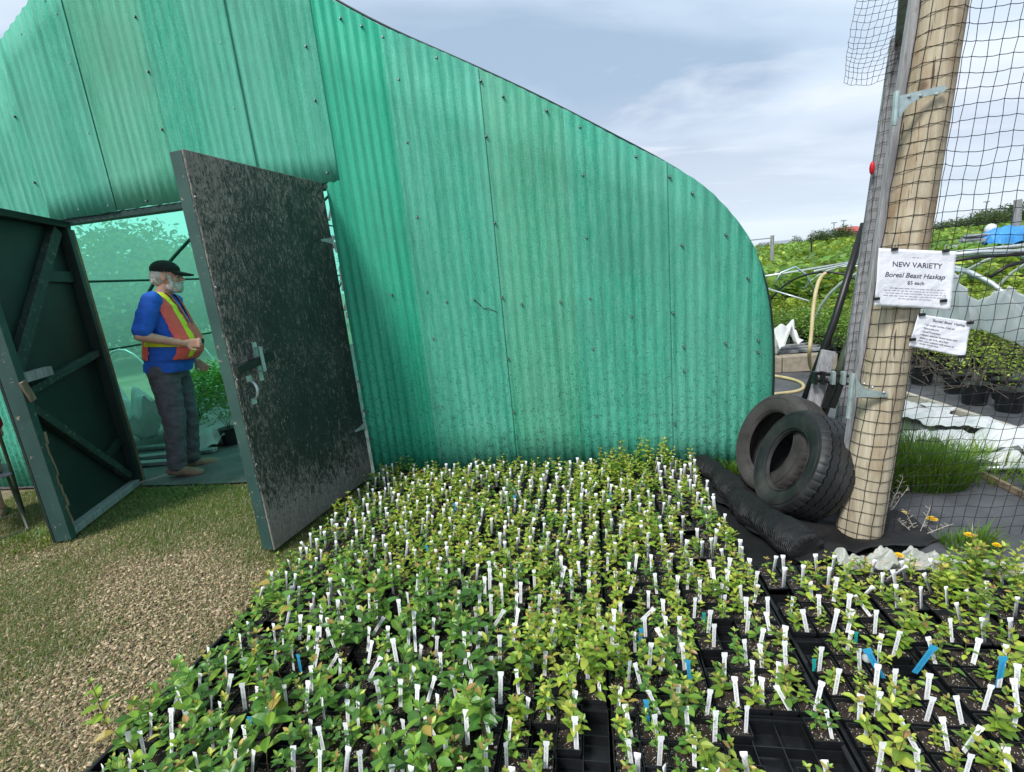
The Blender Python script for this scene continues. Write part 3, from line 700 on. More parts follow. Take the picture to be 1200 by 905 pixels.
for i in range(9):
    z = 0.12 + i * 0.075; g.box((DW2 - 0.055 + 0.01 * math.sin(i * 2.1), s2 * 0.106, z), (0.014 + 0.006 * math.sin(i), 0.004, 0.085), (0, 0.1 * math.sin(i * 1.3), 0))
g.build('peeled_strip', M['peel_wood'], d2)


# ------------------------------------------------------------ nursery trays, pots, seedlings, tags
def leaf_geo(L_, Wd, bend, fold):
    """leaf along +X from the origin, midrib sagging, edges raised"""
    prof_ = [(0.0, 0.02), (0.18, 0.62), (0.45, 1.0), (0.75, 0.72), (1.0, 0.0)]
    vs = []; 
    for t, w_ in prof_:
        x = t * L_ * (1 - 0.12 * bend * t); z = -bend * L_ * t * t * 0.5
        if w_ < 0.05: vs.append((x, 0, z)); continue
        hw = w_ * Wd / 2; vs += [(x, -hw, z + fold * hw), (x, 0, z), (x, hw, z + fold * hw)]
    fs = [(0, 1, 2), (0, 2, 3), (1, 4, 5, 2), (2, 5, 6, 3), (4, 7, 8, 5), (5, 8, 9, 6), (7, 10, 8), (8, 10, 9)]
    return vs, fs
def leaf_mat(pos, az, pitch, roll):
    return Matrix.Translation(pos) @ Matrix.Rotation(az, 4, 'Z') @ Matrix.Rotation(-pitch, 4, 'Y') @ Matrix.Rotation(roll, 4, 'X')
LIGHT = [(0.27, 0.42, 0.045), (0.35, 0.48, 0.06), (0.20, 0.35, 0.04), (0.43, 0.50, 0.08), (0.15, 0.29, 0.045)]
DARK = [(0.10, 0.25, 0.045), (0.17, 0.35, 0.045), (0.07, 0.18, 0.04), (0.24, 0.42, 0.06), (0.12, 0.28, 0.06)]
TIPC = [(0.42, 0.44, 0.07), (0.44, 0.34, 0.08), (0.36, 0.22, 0.08), (0.46, 0.50, 0.10)]
def gen_plant(rg, hgt, ll, nst, pal, tips=0.4, base_spread=0.012, node=0.022, lean=0.35):
    """returns (stems, leaves); leaf = (matrix, length, width, bend, fold, tint)"""
    stems = []; leaves = []
    for s_ in range(nst):
        h = hgt * rg.uniform(0.6, 1.1); a = rg.uniform(0, 6.28); ln = rg.uniform(0.05, lean)
        p = Vector((rg.uniform(-1, 1) * base_spread, rg.uniform(-1, 1) * base_spread, 0)); d = Vector((math.cos(a) * ln, math.sin(a) * ln, 1)).normalized()
        n = max(3, int(h / node)); pts = [p.copy()]; az = rg.uniform(0, 3.14)
        for i in range(n):
            d = (d + Vector((rg.uniform(-0.12, 0.12), rg.uniform(-0.12, 0.12), 0.05))).normalized(); p = p + d * (h / n); pts.append(p.copy())
            t = (i + 1) / n
            if t < 0.25 and rg.random() < 0.6: continue
            az += math.pi / 2 + rg.uniform(-0.35, 0.35)
            size = ll * (0.55 + 0.6 * math.sin(math.pi * min(1, 0.25 + t * 0.62))) * rg.uniform(0.75, 1.15)
            if i == n - 1: size *= 0.75
            for k_ in range(2 if i < n - 1 else 4):
                c = pal[rg.randrange(len(pal))]
                if t > 0.8 and rg.random() < tips: c = TIPC[rg.randrange(4)]
                j = rg.uniform(0.75, 1.25); c = tuple(x * j for x in c)
                az2 = az + (math.pi * k_ if i < n - 1 else math.pi / 2 * k_) + rg.uniform(-0.2, 0.2)
                pit = rg.uniform(0.0, 0.55) + (0.55 if i == n - 1 else 0.12 * t)
                leaves.append((leaf_mat(p, az2, pit, rg.uniform(-0.4, 0.4)), size * rg.uniform(0.85, 1.1), size * rg.uniform(0.40, 0.56), rg.uniform(0.1, 0.7), rg.uniform(0.1, 0.5), c))
        stems.append(pts)
    return stems, leaves
def plant_mb(stems, leaves, sr=0.0013):
    fb_ = MB(); sb_ = MB()
    for pts in stems: sb_.tube(pts, [sr * (1 - 0.5 * i / len(pts)) for i in range(len(pts))], 4, False)
    for m, L_, Wd, be, fo, c in leaves:
        vs, fs = leaf_geo(L_, Wd, be, fo)
        cs = [tuple(x * (1.12 if i in (2, 5, 8) else 1.0) for x in c) for i in range(len(vs))]
        fb_.add([m @ Vector(v) for v in vs], fs, cols=cs)
    return fb_, sb_
# pot, soil, tag, tray meshes
PH = 0.078
def pot_mb(s_=0.078):
    b = MB(); h = s_ / 2; hb = h * 0.8; z1 = PH
    def ring(r_, z): return [(-r_, -r_, z), (r_, -r_, z), (r_, r_, z), (-r_, r_, z)]
    vs = ring(hb, 0.004) + ring(h - 0.003, z1 - 0.012) + ring(h, z1 - 0.012) + ring(h, z1) + ring(h - 0.0025, z1) + ring(h - 0.005, z1 - 0.03)
    fs = [(3, 2, 1, 0)] + [(k_ * 4 + i, k_ * 4 + (i + 1) % 4, k_ * 4 + 4 + (i + 1) % 4, k_ * 4 + 4 + i) for k_ in range(5) for i in range(4)]
    return b.add(vs, fs)
def soil_mb(s_, seed):
    b = MB(); rg = random.Random(seed); n = 5; h = s_ / 2 - 0.004
    vs = [(-h + 2 * h * i / n, -h + 2 * h * j / n, PH - 0.013 + rg.uniform(-0.004, 0.005)) for i in range(n + 1) for j in range(n + 1)]
    return b.add(vs, [(i * (n + 1) + j, (i + 1) * (n + 1) + j, (i + 1) * (n + 1) + j + 1, i * (n + 1) + j + 1) for i in range(n) for j in range(n)])
def tag_mb(seed, w_=0.0185, h=0.080, under=0.02):
    """flat tag with a notched head, standing in the XZ plane, facing -Y; tint carries the print coordinates"""
    b = MB(); o = [(-0.35, -under / h), (0.35, -under / h), (0.36, 0.80), (0.5, 0.86), (0.5, 0.99), (0.42, 1.0), (-0.42, 1.0), (-0.5, 0.99), (-0.5, 0.86), (-0.36, 0.80)]
    k_ = len(o); vs = [(x * w_, 0, z * h) for x, z in o] + [(x * w_, 0.0007, z * h) for x, z in o]
    cs = [(x + 0.5, max(0, z), seed) for x, z in o] * 2
    return b.add(vs, [tuple(range(k_)), tuple(range(2 * k_ - 1, k_ - 1, -1))] + [((i + 1) % k_, i, i + k_, (i + 1) % k_ + k_) for i in range(k_)], cols=cs)
pot_me = pot_mb().mesh('pot', M['black_plastic']); soil_me = [soil_mb(0.078, i).mesh('soil', M['soil']) for i in range(4)]
tag_me = [tag_mb(i / 8 + 0.03).mesh('plant_tag', M['tag']) for i in range(7)]
tagb_me = tag_mb(0.5, 0.019, 0.07).mesh('plant_tag', M['tag_blue']); tagt_me = tag_mb(0.7, 0.015, 0.03).mesh('plant_tag', M['tag_teal'])
rg = random.Random(21)
KIND = {}
KIND['dark_big'] = [gen_plant(rg, rg.uniform(0.11, 0.18), rg.uniform(0.044, 0.060), rg.choice((1, 2, 2)), DARK, 0.3, 0.015, 0.027, 0.6) for _ in range(9)]
KIND['dark'] = [gen_plant(rg, rg.uniform(0.08, 0.13), rg.uniform(0.026, 0.036), rg.choice((2, 3)), DARK, 0.35, 0.014, 0.019, 0.5) for _ in range(7)]
KIND['light'] = [gen_plant(rg, rg.uniform(0.08, 0.14), rg.uniform(0.030, 0.042), rg.choice((2, 2, 3)), LIGHT, 0.45, 0.014, 0.018, 0.5) for _ in range(9)]
KIND['small'] = [gen_plant(rg, rg.uniform(0.055, 0.10), rg.uniform(0.024, 0.033), rg.choice((1, 2, 2)), LIGHT, 0.55, 0.012, 0.016, 0.5) for _ in range(8)]
KIND['tall'] = [gen_plant(rg, rg.uniform(0.17, 0.24), rg.uniform(0.030, 0.040), rg.choice((3, 4)), LIGHT[:4] + [(0.13, 0.27, 0.04)], 0.5, 0.016, 0.021, 0.35) for _ in range(4)]
KMB = {k_: [plant_mb(*p) for p in v] for k_, v in KIND.items()}
KME = {k_: [(f.mesh('foliage', M['leaf']), s_.mesh('stem', M['stem'])) for f, s_ in v] for k_, v in KMB.items()}
# one shared mesh per leaf for the plants whose leaves are built singly
LEAF_ME = {}
def leaf_mesh(c, be, fo, asp):
    key = (round(c[0] * 14), round(c[1] * 14), round(be * 3), round(asp * 8))
    if key not in LEAF_ME:
        vs, fs = leaf_geo(1.0, asp, be, fo); LEAF_ME[key] = MB().add(vs, fs, cols=[tuple(x * (1.12 if i in (2, 5, 8) else 1.0) for x in c) for i in range(len(vs))]).mesh('leaf', M['leaf'])
    return LEAF_ME[key]

def tray_mb(nx, ny, p):
    b = MB(); X, Y_ = nx * p, ny * p; h = 0.052
    b.box((X / 2, Y_ / 2, 0.006), (X, Y_, 0.003))
    for i in range(nx + 1):
        x = min(max(i * p, 0.002), X - 0.002); b.box((x, Y_ / 2, 0.006 + h / 2), (0.0035, Y_, h if i in (0, nx) else h * 0.72))
    for j in range(ny + 1):
        y = min(max(j * p, 0.002), Y_ - 0.002); b.box((X / 2, y, 0.0065 + h / 2), (X - 0.006, 0.0032, (h if j in (0, ny) else h * 0.72) - 0.001))
    for x in (-0.004, X + 0.004): b.box((x, Y_ / 2, 0.006 + h), (0.011, Y_ + 0.016, 0.003))
    for y in (-0.004, Y_ + 0.004): b.box((X / 2, y, 0.0062 + h), (X - 0.004, 0.011, 0.003))
    return b
TR = []
def add_trays(x0, ncol, p, pitch, ys, nx=4):
    for c in range(ncol):
        for y1, ny in ys(c): TR.append((x0 + c * pitch, y1 - ny * p, nx, ny, p))
ORD = ['first', 'second', 'third', 'fourth', 'fifth', 'sixth', 'seventh', 'eighth', 'ninth', 'tenth', 'eleventh', 'twelfth']
def ys_main(c):
    L_ = []; y = 3.31 - (0.03 if c % 2 else 0)
    for ny in ((6, 6, 6, 6, 6, 4) if c % 2 == 0 else (5, 6, 6, 6, 6, 5)): L_.append((y, ny)); y -= ny * 0.081 + 0.014
    return L_
add_trays(-1.682, 7, 0.081, 0.3345, ys_main)
def ys_right(c):
    L_ = []; y = (2.10, 2.07, 2.03, 2.02)[c]
    for ny in (5, 6, 6): L_.append((y, ny)); y -= ny * 0.087 + 0.016
    return L_
add_trays(0.678, 4, 0.087, 0.3725, ys_right)
tray_me = {}
def in_view(x, y, z=0.1, m=60):
    c = CR.transposed() @ (Vector((x, y, z)) - Vector((0, 0, CAMH)))
    if c.z > -0.1: return None
    px = 600 + FPX * c.x / -c.z; py = 452.5 - FPX * c.y / -c.z
    return (px, py) if -m < px < 1200 + m and -m < py < 905 + m else None
pots = []
ZT = 0.024
def zone(x, y):
    s1 = 'left' if x < -1.0 else 'middle' if x < 0.1 else 'right of centre' if x < 0.66 else 'far right'
    s2_ = 'front' if y < 1.55 else 'middle' if y < 2.4 else 'back'
    return s1, s2_
rg = random.Random(5)
cols_ = sorted({t_[0] for t_ in TR}); META = {}
for cx_ in cols_:
    ts = sorted([t_ for t_ in TR if t_[0] == cx_ and any(in_view(t_[0] + a_, t_[1] + b_, 0.1, 0) for a_ in (0, t_[2] * t_[4] / 2, t_[2] * t_[4]) for b_ in (0, t_[3] * t_[4] / 2, t_[3] * t_[4]))], key=lambda t_: t_[1])
    for k_, (x0, y0, nx, ny, p) in enumerate(ts):
        key = (nx, ny, p)
        if key not in tray_me: tray_me[key] = tray_mb(nx, ny, p).mesh('nursery_tray', M['black_plastic'])
        o = inst('nursery_tray', tray_me[key], None, None, (x0, y0, ZT - 0.004)); o.rotation_euler = (0, 0, rg.uniform(-0.008, 0.008))
        place = '%s tray from the front in the %s tray column from the left' % (ORD[k_], ORD[cols_.index(cx_)])
        tag(o, 'black nursery tray, ' + place.replace(' tray from', ' from'), 'tray', 'black nursery trays laid out in front of the green wall')
        for i in range(nx):
            for j in range(ny):
                x = x0 + (i + 0.5) * p; y = y0 + (j + 0.5) * p
                if x < -1.6 and y < 1.75: continue
                if in_view(x, y): pots.append((x, y, rg.random())); META[(x, y)] = '%s pot of row %s, %s tray of the %s tray column' % (ORD[i], ('one', 'two', 'three', 'four', 'five', 'six')[j], ORD[k_], ORD[cols_.index(cx_)])
def filled(x, y, q):
    if 0.0 < x < 0.33 - 0.0 and y < 1.30: pass
    if -0.36 < x < -0.0 and y < 1.33: return q < 0.42 if y < 1.28 else q < 0.6
    if 0.33 < x < 0.66 and y < 1.36: return q < 0.36
    if 0.33 < x < 0.50 and 1.36 <= y < 1.75: return q < 0.75
    return q < 0.95
def kind_of(x, y):
    n_ = noise.noise(Vector((x * 1.6, y * 1.6, 4.2)))
    if 0.02 < x < 0.62 and 2.95 < y and rg.random() < 0.5 and -0.25 < x - 0.2 < 0.3: return 'tall'
    if 1.28 < x < 1.62 and 1.75 < y < 2.05 and rg.random() < 0.55: return 'tall'
    if x > 0.66: return 'small' if rg.random() < 0.7 else 'light'
    if x > 0.33: return 'small' if rg.random() < 0.45 else ('light' if rg.random() < 0.7 else 'dark')
    if -0.32 < x < -0.05 and 1.25 < y < 1.75: return 'tall' if rg.random() < 0.3 else 'light'
    if x < -0.35 and y < 1.75 + 0.25 * n_ - 0.25 * (x + 0.35): return 'dark_big' if rg.random() < 0.66 else 'dark'
    if x < -1.25: return 'dark' if rg.random() < 0.7 else 'light'
    if -0.05 < x < 0.33 and y < 2.2: return 'dark' if rg.random() < 0.6 else 'light'
    return 'light' if rg.random() < 0.68 + 0.4 * n_ else 'dark'
LBL = {'dark_big': 'broad-leaved green seedling', 'dark': 'dark green seedling', 'light': 'yellow-green seedling', 'small': 'small pale seedling', 'tall': 'tall green seedling'}
pots = [q for q in pots if filled(*q)]
pots.sort(key=lambda q: q[0] ** 2 + q[1] ** 2)
near = []; rest = []
for q in pots:
    (near if (in_view(q[0], q[1], 0.12, 12) and len(near) < 300) else rest).append(q)
def mult(x, y): return 1 + 0.25 * noise.noise(Vector((x * 6, y * 6, 0)))
SINGLE = 70
ns = 0
for q in near:
    x, y, f = q; kd = kind_of(x, y); vi = rg.randrange(len(KIND[kd])); zx, zy = zone(x, y)
    t = thing('potted_seedling', '%s, %s' % (LBL[kd], META[(x, y)]), 'seedling', (x, y, ZT), rg.uniform(-0.05, 0.05), 'potted berry seedlings in the trays')
    inst('pot', pot_me, t); inst('soil', soil_me[rg.randrange(4)], t)
    sc = mult(x, y) * rg.uniform(0.72, 1.2); m = Matrix.Translation((rg.uniform(-0.01, 0.01), rg.uniform(-0.01, 0.01), PH - 0.014)) @ Matrix.Rotation(rg.uniform(0, 6.28), 4, 'Z') @ Matrix.Scale(sc, 4)
    fme, sme_ = KME[kd][vi]; inst('stem', sme_, t, m)
    if kd in ('dark_big', 'tall') and ns < SINGLE and len(KIND[kd][vi][1]) < 70:
        ns += 1
        for lm, L_, Wd, be, fo, c in KIND[kd][vi][1]:
            inst('leaf', leaf_mesh(c, be, fo, Wd / L_), t, m @ lm @ Matrix.Scale(L_, 4))
    else: inst('foliage', fme, t, m)
# remaining pots and plants as one piece
def join_np(name, items, mats):
    """items: list of (MB, matrix, material index)"""
    VV = []; FF = []; CC = []; LS = []; LT = []; MI = []; off = 0; lo = 0; cache = {}
    for mb_, m, mi in items:
        k_ = id(mb_)
        if k_ not in cache: cache[k_] = (np.array(mb_.v, np.float32), np.array([i for f in mb_.f for i in f], np.int32), np.array([len(f) for f in mb_.f], np.int32), np.array(mb_.c, np.float32))
        v, f, lt, c = cache[k_]; a_ = np.array(m, np.float32)
        VV.append(v @ a_[:3, :3].T + a_[:3, 3]); FF.append(f + off); LT.append(lt); CC.append(c); MI.append(np.full(len(lt), mi)); off += len(v)
    LT = np.concatenate(LT); LS = np.concatenate([[0], np.cumsum(LT)[:-1]])
    return np_mesh(name, np.concatenate(VV), np.concatenate(FF), LS, LT, np.concatenate(CC), mats, np.concatenate(MI))
pmb = pot_mb(); smbs = [soil_mb(0.078, i) for i in range(4)]; it = []
for x, y, f in rest:
    kd = kind_of(x, y); vi = rg.randrange(len(KIND[kd])); base = Matrix.Translation((x, y, ZT))
    it.append((pmb, base, 0)); it.append((smbs[rg.randrange(4)], base, 1))
    m = base @ Matrix.Translation((0, 0, PH - 0.014)) @ Matrix.Rotation(rg.uniform(0, 6.28), 4, 'Z') @ Matrix.Scale(mult(x, y) * rg.uniform(0.85, 1.12), 4)
    it.append((KMB[kd][vi][1], m, 2)); it.append((KMB[kd][vi][0], m, 3))
me = join_np('potted_seedlings', it, [M['black_plastic'], M['soil'], M['stem'], M['leaf']])
o = bpy.data.objects.new('potted_seedlings', me); col.objects.link(o)
tag(o, 'mass of potted berry seedlings filling the back of the bed up to the green wall', 'seedlings', kind='stuff')
# tags
def tag_m(x, y, h0, rg):
    az = rg.uniform(-0.45, 0.30) + (0.6 if rg.random() < 0.08 else 0); tl = rg.gauss(-0.06, 0.10); rl = rg.gauss(0.04, 0.11)
    if rg.random() < 0.05: rl += rg.choice((-1, 1)) * 0.5
    return Matrix.Translation((x, y, h0)) @ Matrix.Rotation(az, 4, 'Z') @ Matrix.Rotation(rl, 4, 'Y') @ Matrix.Rotation(tl - 0.12, 4, 'X') @ Matrix.Scale(rg.uniform(0.85, 1.12), 4)
tmbs = [tag_mb(i / 8 + 0.03) for i in range(7)]; it = []; cnt = 0
for q in pots:
    if rg.random() > (0.98 if q[0] > -1.1 else 0.92): continue
    x, y = q[0] + rg.uniform(0.008, 0.026) * rg.choice((1, 1, -1)), q[1] - rg.uniform(0.008, 0.03)
    m = tag_m(x, y, ZT + PH + rg.uniform(-0.004, 0.006) + (0.018 if x < -0.35 and y < 1.9 else 0), rg)
    if in_view(x, y, 0.12, 5) and cnt < 288:
        cnt += 1; o = inst('plant_tag', tag_me[rg.randrange(7)], None, m); zx, zy = zone(x, y)
        tag(o, 'white plant tag, %s' % META[(q[0], q[1])], 'plant tag', 'white plant tags')
    else: it.append((tmbs[rg.randrange(7)], m, 0))
o = bpy.data.objects.new('plant_tags', join_np('plant_tags', it, [M['tag']])); col.objects.link(o)
tag(o, 'hundreds of white plant tags among the seedlings at the back of the bed', 'plant tags', kind='stuff')
BL = [((604, 583), 'blue plant tag near the green wall, back of the middle of the bed'), ((534, 592), 'blue plant tag left of centre, near the back of the bed'), ((717, 581), 'blue plant tag near the back right of the main bed'), ((503, 643), 'blue plant tag in the left middle of the bed'), ((632, 643), 'blue plant tag in the very middle of the bed'), ((750, 745), 'blue topped tag beside white tags in the right half'), ((808, 784), 'broad blue tag beside the empty cells'), ((1031, 780), 'largest blue tag, leaning, in the right-hand trays'), ((1077, 773), 'blue tag lying flat in the right-hand trays'), ((1171, 790), 'blue tag at the far right edge of the trays'), ((352, 775), 'blue tag among dark leaves at the left of the bed'), ((295, 850), 'blue tag at the lower left of the bed'), ((759, 832), 'dark blue tag among leaves in front of the middle')]
for (px, py), lab in BL:
    p = atz(px, py + 9, ZT + PH + 0.01); m = Matrix.Translation(p) @ Matrix.Rotation(rg.uniform(-0.3, 0.3), 4, 'Z') @ Matrix.Rotation(-0.45 if px == 1031 else 0.4 if px == 1077 else rg.uniform(-0.15, 0.2), 4, 'Y') @ Matrix.Scale(1.35 if px > 1000 else 0.95, 4)
    tag(inst('plant_tag', tagb_me, None, m), lab, 'plant tag', 'blue plant tags')
for (px, py), lab in (((1003, 745), 'small teal tag in the right-hand trays, behind the large blue tag'), ((954, 777), 'small teal tag near the left side of the right-hand trays'), ((825, 722), 'teal tipped tag in the column of the right half')):
    p = atz(px, py + 4, ZT + PH + 0.01); tag(inst('plant_tag', tagt_me, None, Matrix.Translation(p)), lab, 'plant tag', 'teal plant tags')
b = MB(); b.ball((0, 0, 0), (0.016, 0.016, 0.012), 10, 6); o = b.build('mushroom_cap', M['row_cover'], None, True, atz(1016, 772, ZT + PH + 0.012)); tag(o, 'small round white knob lying beside the large blue tag', 'knob')
# lone sprigs in front left
def sprig(loc, hgt, ll, lab, seed, pal=LIGHT, nst=1, node=0.03):
    rg2 = random.Random(seed); st, lv = gen_plant(rg2, hgt, ll, nst, pal, 0.5, 0.004, node, 0.12)
    lv = [l_ for l_ in lv if (l_[0].translation.z > hgt * 0.45) or rg2.random() < 0.25]
    t = thing('seedling', lab, 'seedling', loc); f_, s_ = plant_mb(st, [], 0.0022); s_.build('stem', M['stem'], t)
    for lm, L_, Wd, be, fo, c in lv: inst('leaf', leaf_mesh(c, be, fo, Wd / L_), t, lm @ Matrix.Scale(L_, 4))
    return t
sprig(atz(133, 868, 0.0), 0.24, 0.05, 'thin lone sprig rising from bare ground left of the bed', 2)
sprig(atz(300, 742, 0.0), 0.17, 0.04, 'slender pale seedling leaning over the left edge of the bed', 4)

# ------------------------------------------------------------ right of the greenhouse: gate, post, net
PB, PT = Vector((1.300, 2.48, 0)), Vector((1.520, 2.48, 3.05))
def pole_c(z): return PB + (PT - PB) * (z / 3.05)
def pole_r(z): return 0.101 - 0.009 * z
b = MB(); b.tube([pole_c(z) for z in [i * 0.1 - 0.2 for i in range(33)]], [pole_r(max(z, 0)) * 1.0 for z in [i * 0.1 - 0.2 for i in range(33)]], 20)
po = thing('gate_post', 'thick round weathered timber post leaning right, wrapped in black net', 'post', PB)
pm = b.build('post', M['pole_wood'], po, True); pm.location = -PB
def plate_hinge(pts_plate, pts_strap, Y, lab, par_off):
    t = thing('strap_hinge', lab, 'hinge', at(pts_plate[0], pts_plate[1], Y), 0, 'galvanised gate hinges'); L0 = t.location.copy()
    g = MB(); g.tube([at(pts_plate[0], pts_plate[1], Y) - L0, at(pts_plate[2], pts_plate[3], Y) - L0], 0.011, 8); g.build('knuckle', M['steel'], t)
    g = MB(); P_ = [at(a_, c_, Y) - L0 for a_, c_ in pts_strap]; g.prism(P_, (0, 1, 0), 0.006)
    P0_ = P_[0]; g.build('strap', M['steel'], t)
    for f in (0.25, 0.5, 0.85):
        q = (P_[0] * (1 - f) + P_[len(P_) // 2] * f); g = MB(); g.ball(q + Vector((0, -0.002, -0.006)), 0.007, 8, 5); g.build('bolt_head', M['screw'], t)
plate_hinge((1051, 107, 1048, 147), [(1052, 113), (1072, 108), (1107, 100), (1110, 104), (1106, 108), (1080, 114), (1064, 124), (1054, 138)], 2.372, 'upper galvanised strap hinge on the round post', 0)
plate_hinge((1000, 438, 994, 490), [(1003, 444), (1012, 454), (1024, 458), (1041, 461), (1041, 465), (1003, 466)], 2.372, 'lower galvanised strap hinge on the round post beside the tires', 0)
gt = thing('gate', 'grey weathered timber gate swung open and seen edge on beside the round post', 'gate', atz(985, 560, 0))
GL0 = gt.location.copy()
def gpart(name, a_, b_, w_, t_, side, mat='grey_wood'):
    g = MB(); g.board(Vector(a_) - GL0, Vector(b_) - GL0, w_, t_, side); o = g.build(name, M[mat], gt); return bevel(o, 0.003, 1)
ns_t, ns_b = at(1073, -8, 2.50), at(984, 592, 2.50)
gpart('stile', ns_b, ns_t, 0.036, 0.03, (1, 0, 0))
fs_t, fs_b = at(1056, 44, 3.15), at(978, 566, 3.15)
gpart('stile', fs_b, fs_t, 0.088, 0.038, (1, 0, 0))
gpart('rail', fs_t + Vector((0.02, 0.0, -0.01)), ns_t + Vector((-0.01, 0, 0.09)), 0.088, 0.05, (1, 0, 0))
mid1, mid2 = at(1006, 420, 3.15), at(1004, 430, 2.5)
gpart('rail', at(985, 520, 3.12), at(992, 520, 2.55), 0.04, 0.08, (0, 0, 1))
def net_obj(name, fn, nu, nv, rad, par=None, knot=2.2, jit=0.004, drop=0.0, seed=1):
    g = MB(); rr = random.Random(seed); P_ = {}
    for i in range(nu + 1):
        for j in range(nv + 1):
            P_[i, j] = Vector(fn(i, j)) + Vector((rr.uniform(-1, 1), rr.uniform(-.3, .3), rr.uniform(-1, 1))) * jit
    for i in range(nu + 1):
        for j in range(nv + 1):
            p = P_[i, j]
            if i < nu and rr.random() > drop: q = P_[i + 1, j]; m_ = (p + q) / 2 + Vector((0, 0, -0.002)); g.tube([p, m_, q], rad, 4, False)
            if j < nv and rr.random() > drop: g.tube([p, P_[i, j + 1]], rad, 4, False)
            k_ = rad * knot; g.add([p + Vector(d_) * k_ for d_ in ((1, 0, 0), (-1, 0, 0), (0, 1, 0), (0, -1, 0), (0, 0, 1), (0, 0, -1))], [(0, 2, 4), (2, 1, 4), (1, 3, 4), (3, 0, 4), (2, 0, 5), (1, 2, 5), (3, 1, 5), (0, 3, 5)])
    return g.build(name, M['net'], par)
def fence_net(i, j):
    z = 0.02 + j * 0.0585; s_ = i * 0.0545
    # wrapped round the front of the post first, then off to the right
    c = pole_c(z); r_ = pole_r(z) + 0.006; arc = r_ * 2.7
    sag = 0.02 * noise.noise(Vector((i * 0.3, j * 0.25, 0))); bow = 0.03 * math.sin(j * 0.18 + i * 0.12)
    if s_ < arc:
        a_ = math.pi * 1.0 + (s_ / r_) * 1.0; return (c.x + r_ * math.cos(a_), c.y + r_ * math.sin(a_), z + sag)
    a_ = math.pi + 2.7; d_ = s_ - arc
    return (c.x + r_ * math.cos(a_) + d_, c.y + r_ * math.sin(a_) + d_ * 0.05 + bow * min(1, d_ * 3), z + sag - 0.03 * min(1, d_))
o = net_obj('fence_net', fence_net, 26, 50, 0.0015, None, 2.4, 0.0035, 0.0, 3); tag(o, 'black plastic square-mesh netting stretched from the round post to the right', 'netting')
def stile_net(i, j):
    t = j / 44; c = fs_b.lerp(fs_t, t); d_ = (i - 2) * 0.03
    return (c.x + d_, c.y - 0.026 - 0.0 * abs(d_), c.z + 0.012 * math.sin(i))
o = net_obj('gate_net', lambda i, j: Vector(stile_net(i, j)) - GL0, 3, 44, 0.0012, gt, 2.2, 0.004, 0.0, 8)
c4 = [at(989, 96, 3.1), at(1046, 90, 3.13), at(1068, -10, 3.0), at(1011, -10, 2.9)]
def flap(i, j):
    u, v_ = i / 9, j / 15; p = c4[0].lerp(c4[1], u).lerp(c4[3].lerp(c4[2], u), v_)
    return p + Vector((0, 0.05 * math.sin(u * 3 + v_ * 2), -0.012 * math.sin(u * 3.1) + 0.01 * math.sin(v_ * 9))) - GL0
net_obj('loose_net', flap, 9, 15, 0.0011, gt, 2.0, 0.004, 0.0, 9)
g = MB(); g.ball(at(1022, 197, 3.1), (0.014, 0.014, 0.035), 8, 6); o = g.build('red_clip', M['red_plastic'], None, True); tag(o, 'small red plastic clip hanging on the edge of the gate', 'clip')
for (a_, b_, m_, lab) in (((1013, 262), (934, 492), 'black_pipe', 'black plastic pipe leaning against the gate'), ((1021, 300), (964, 490), 'olive_pipe', 'olive grey plastic pipe leaning beside the black one')):
    g = MB(); g.tube([at(*a_, 3.25), at((a_[0] + b_[0]) / 2 + 4, (a_[1] + b_[1]) / 2, 3.2), at(*b_, 3.1)], 0.022, 8); tag(g.build('leaning_pipe', M[m_], None, True), lab, 'pipe', 'plastic pipes leaning on the gate')
g = MB(); g.board(at(971, 411, 3.05), at(953, 476, 3.0), 0.075, 0.03, (1, 0, 0)); o = g.build('weathered_stake', M['grey_wood']); bevel(o, 0.004); tag(o, 'short pale weathered stake behind the tires', 'stake')
t = thing('gate_latch', 'black metal clamp latch between the leaning pipes and the gate', 'latch', at(972, 440, 2.98)); L0 = t.location.copy()
g = MB(); g.tube([at(951, 437, 2.98) - L0, at(994, 441, 2.98) - L0], 0.011, 6); g.tube([at(951, 446, 2.98) - L0, at(994, 450, 2.98) - L0], 0.009, 6); g.build('bar', M['black_pipe'], t)
for x_ in (955, 964, 976, 988):
    g = MB(); g.box(at(x_, 443, 2.96) - L0, (0.018, 0.03, 0.075)); g.build('clamp', M['steel'] if x_ > 970 else M['black_pipe'], t)
for x_ in (975, 985):
    g = MB(); g.board(at(x_, 450, 2.98) - L0, at(x_ - 10, 478, 2.98) - L0, 0.03, 0.02, (1, 0, 0)); g.build('bracket', M['black_pipe'], t)

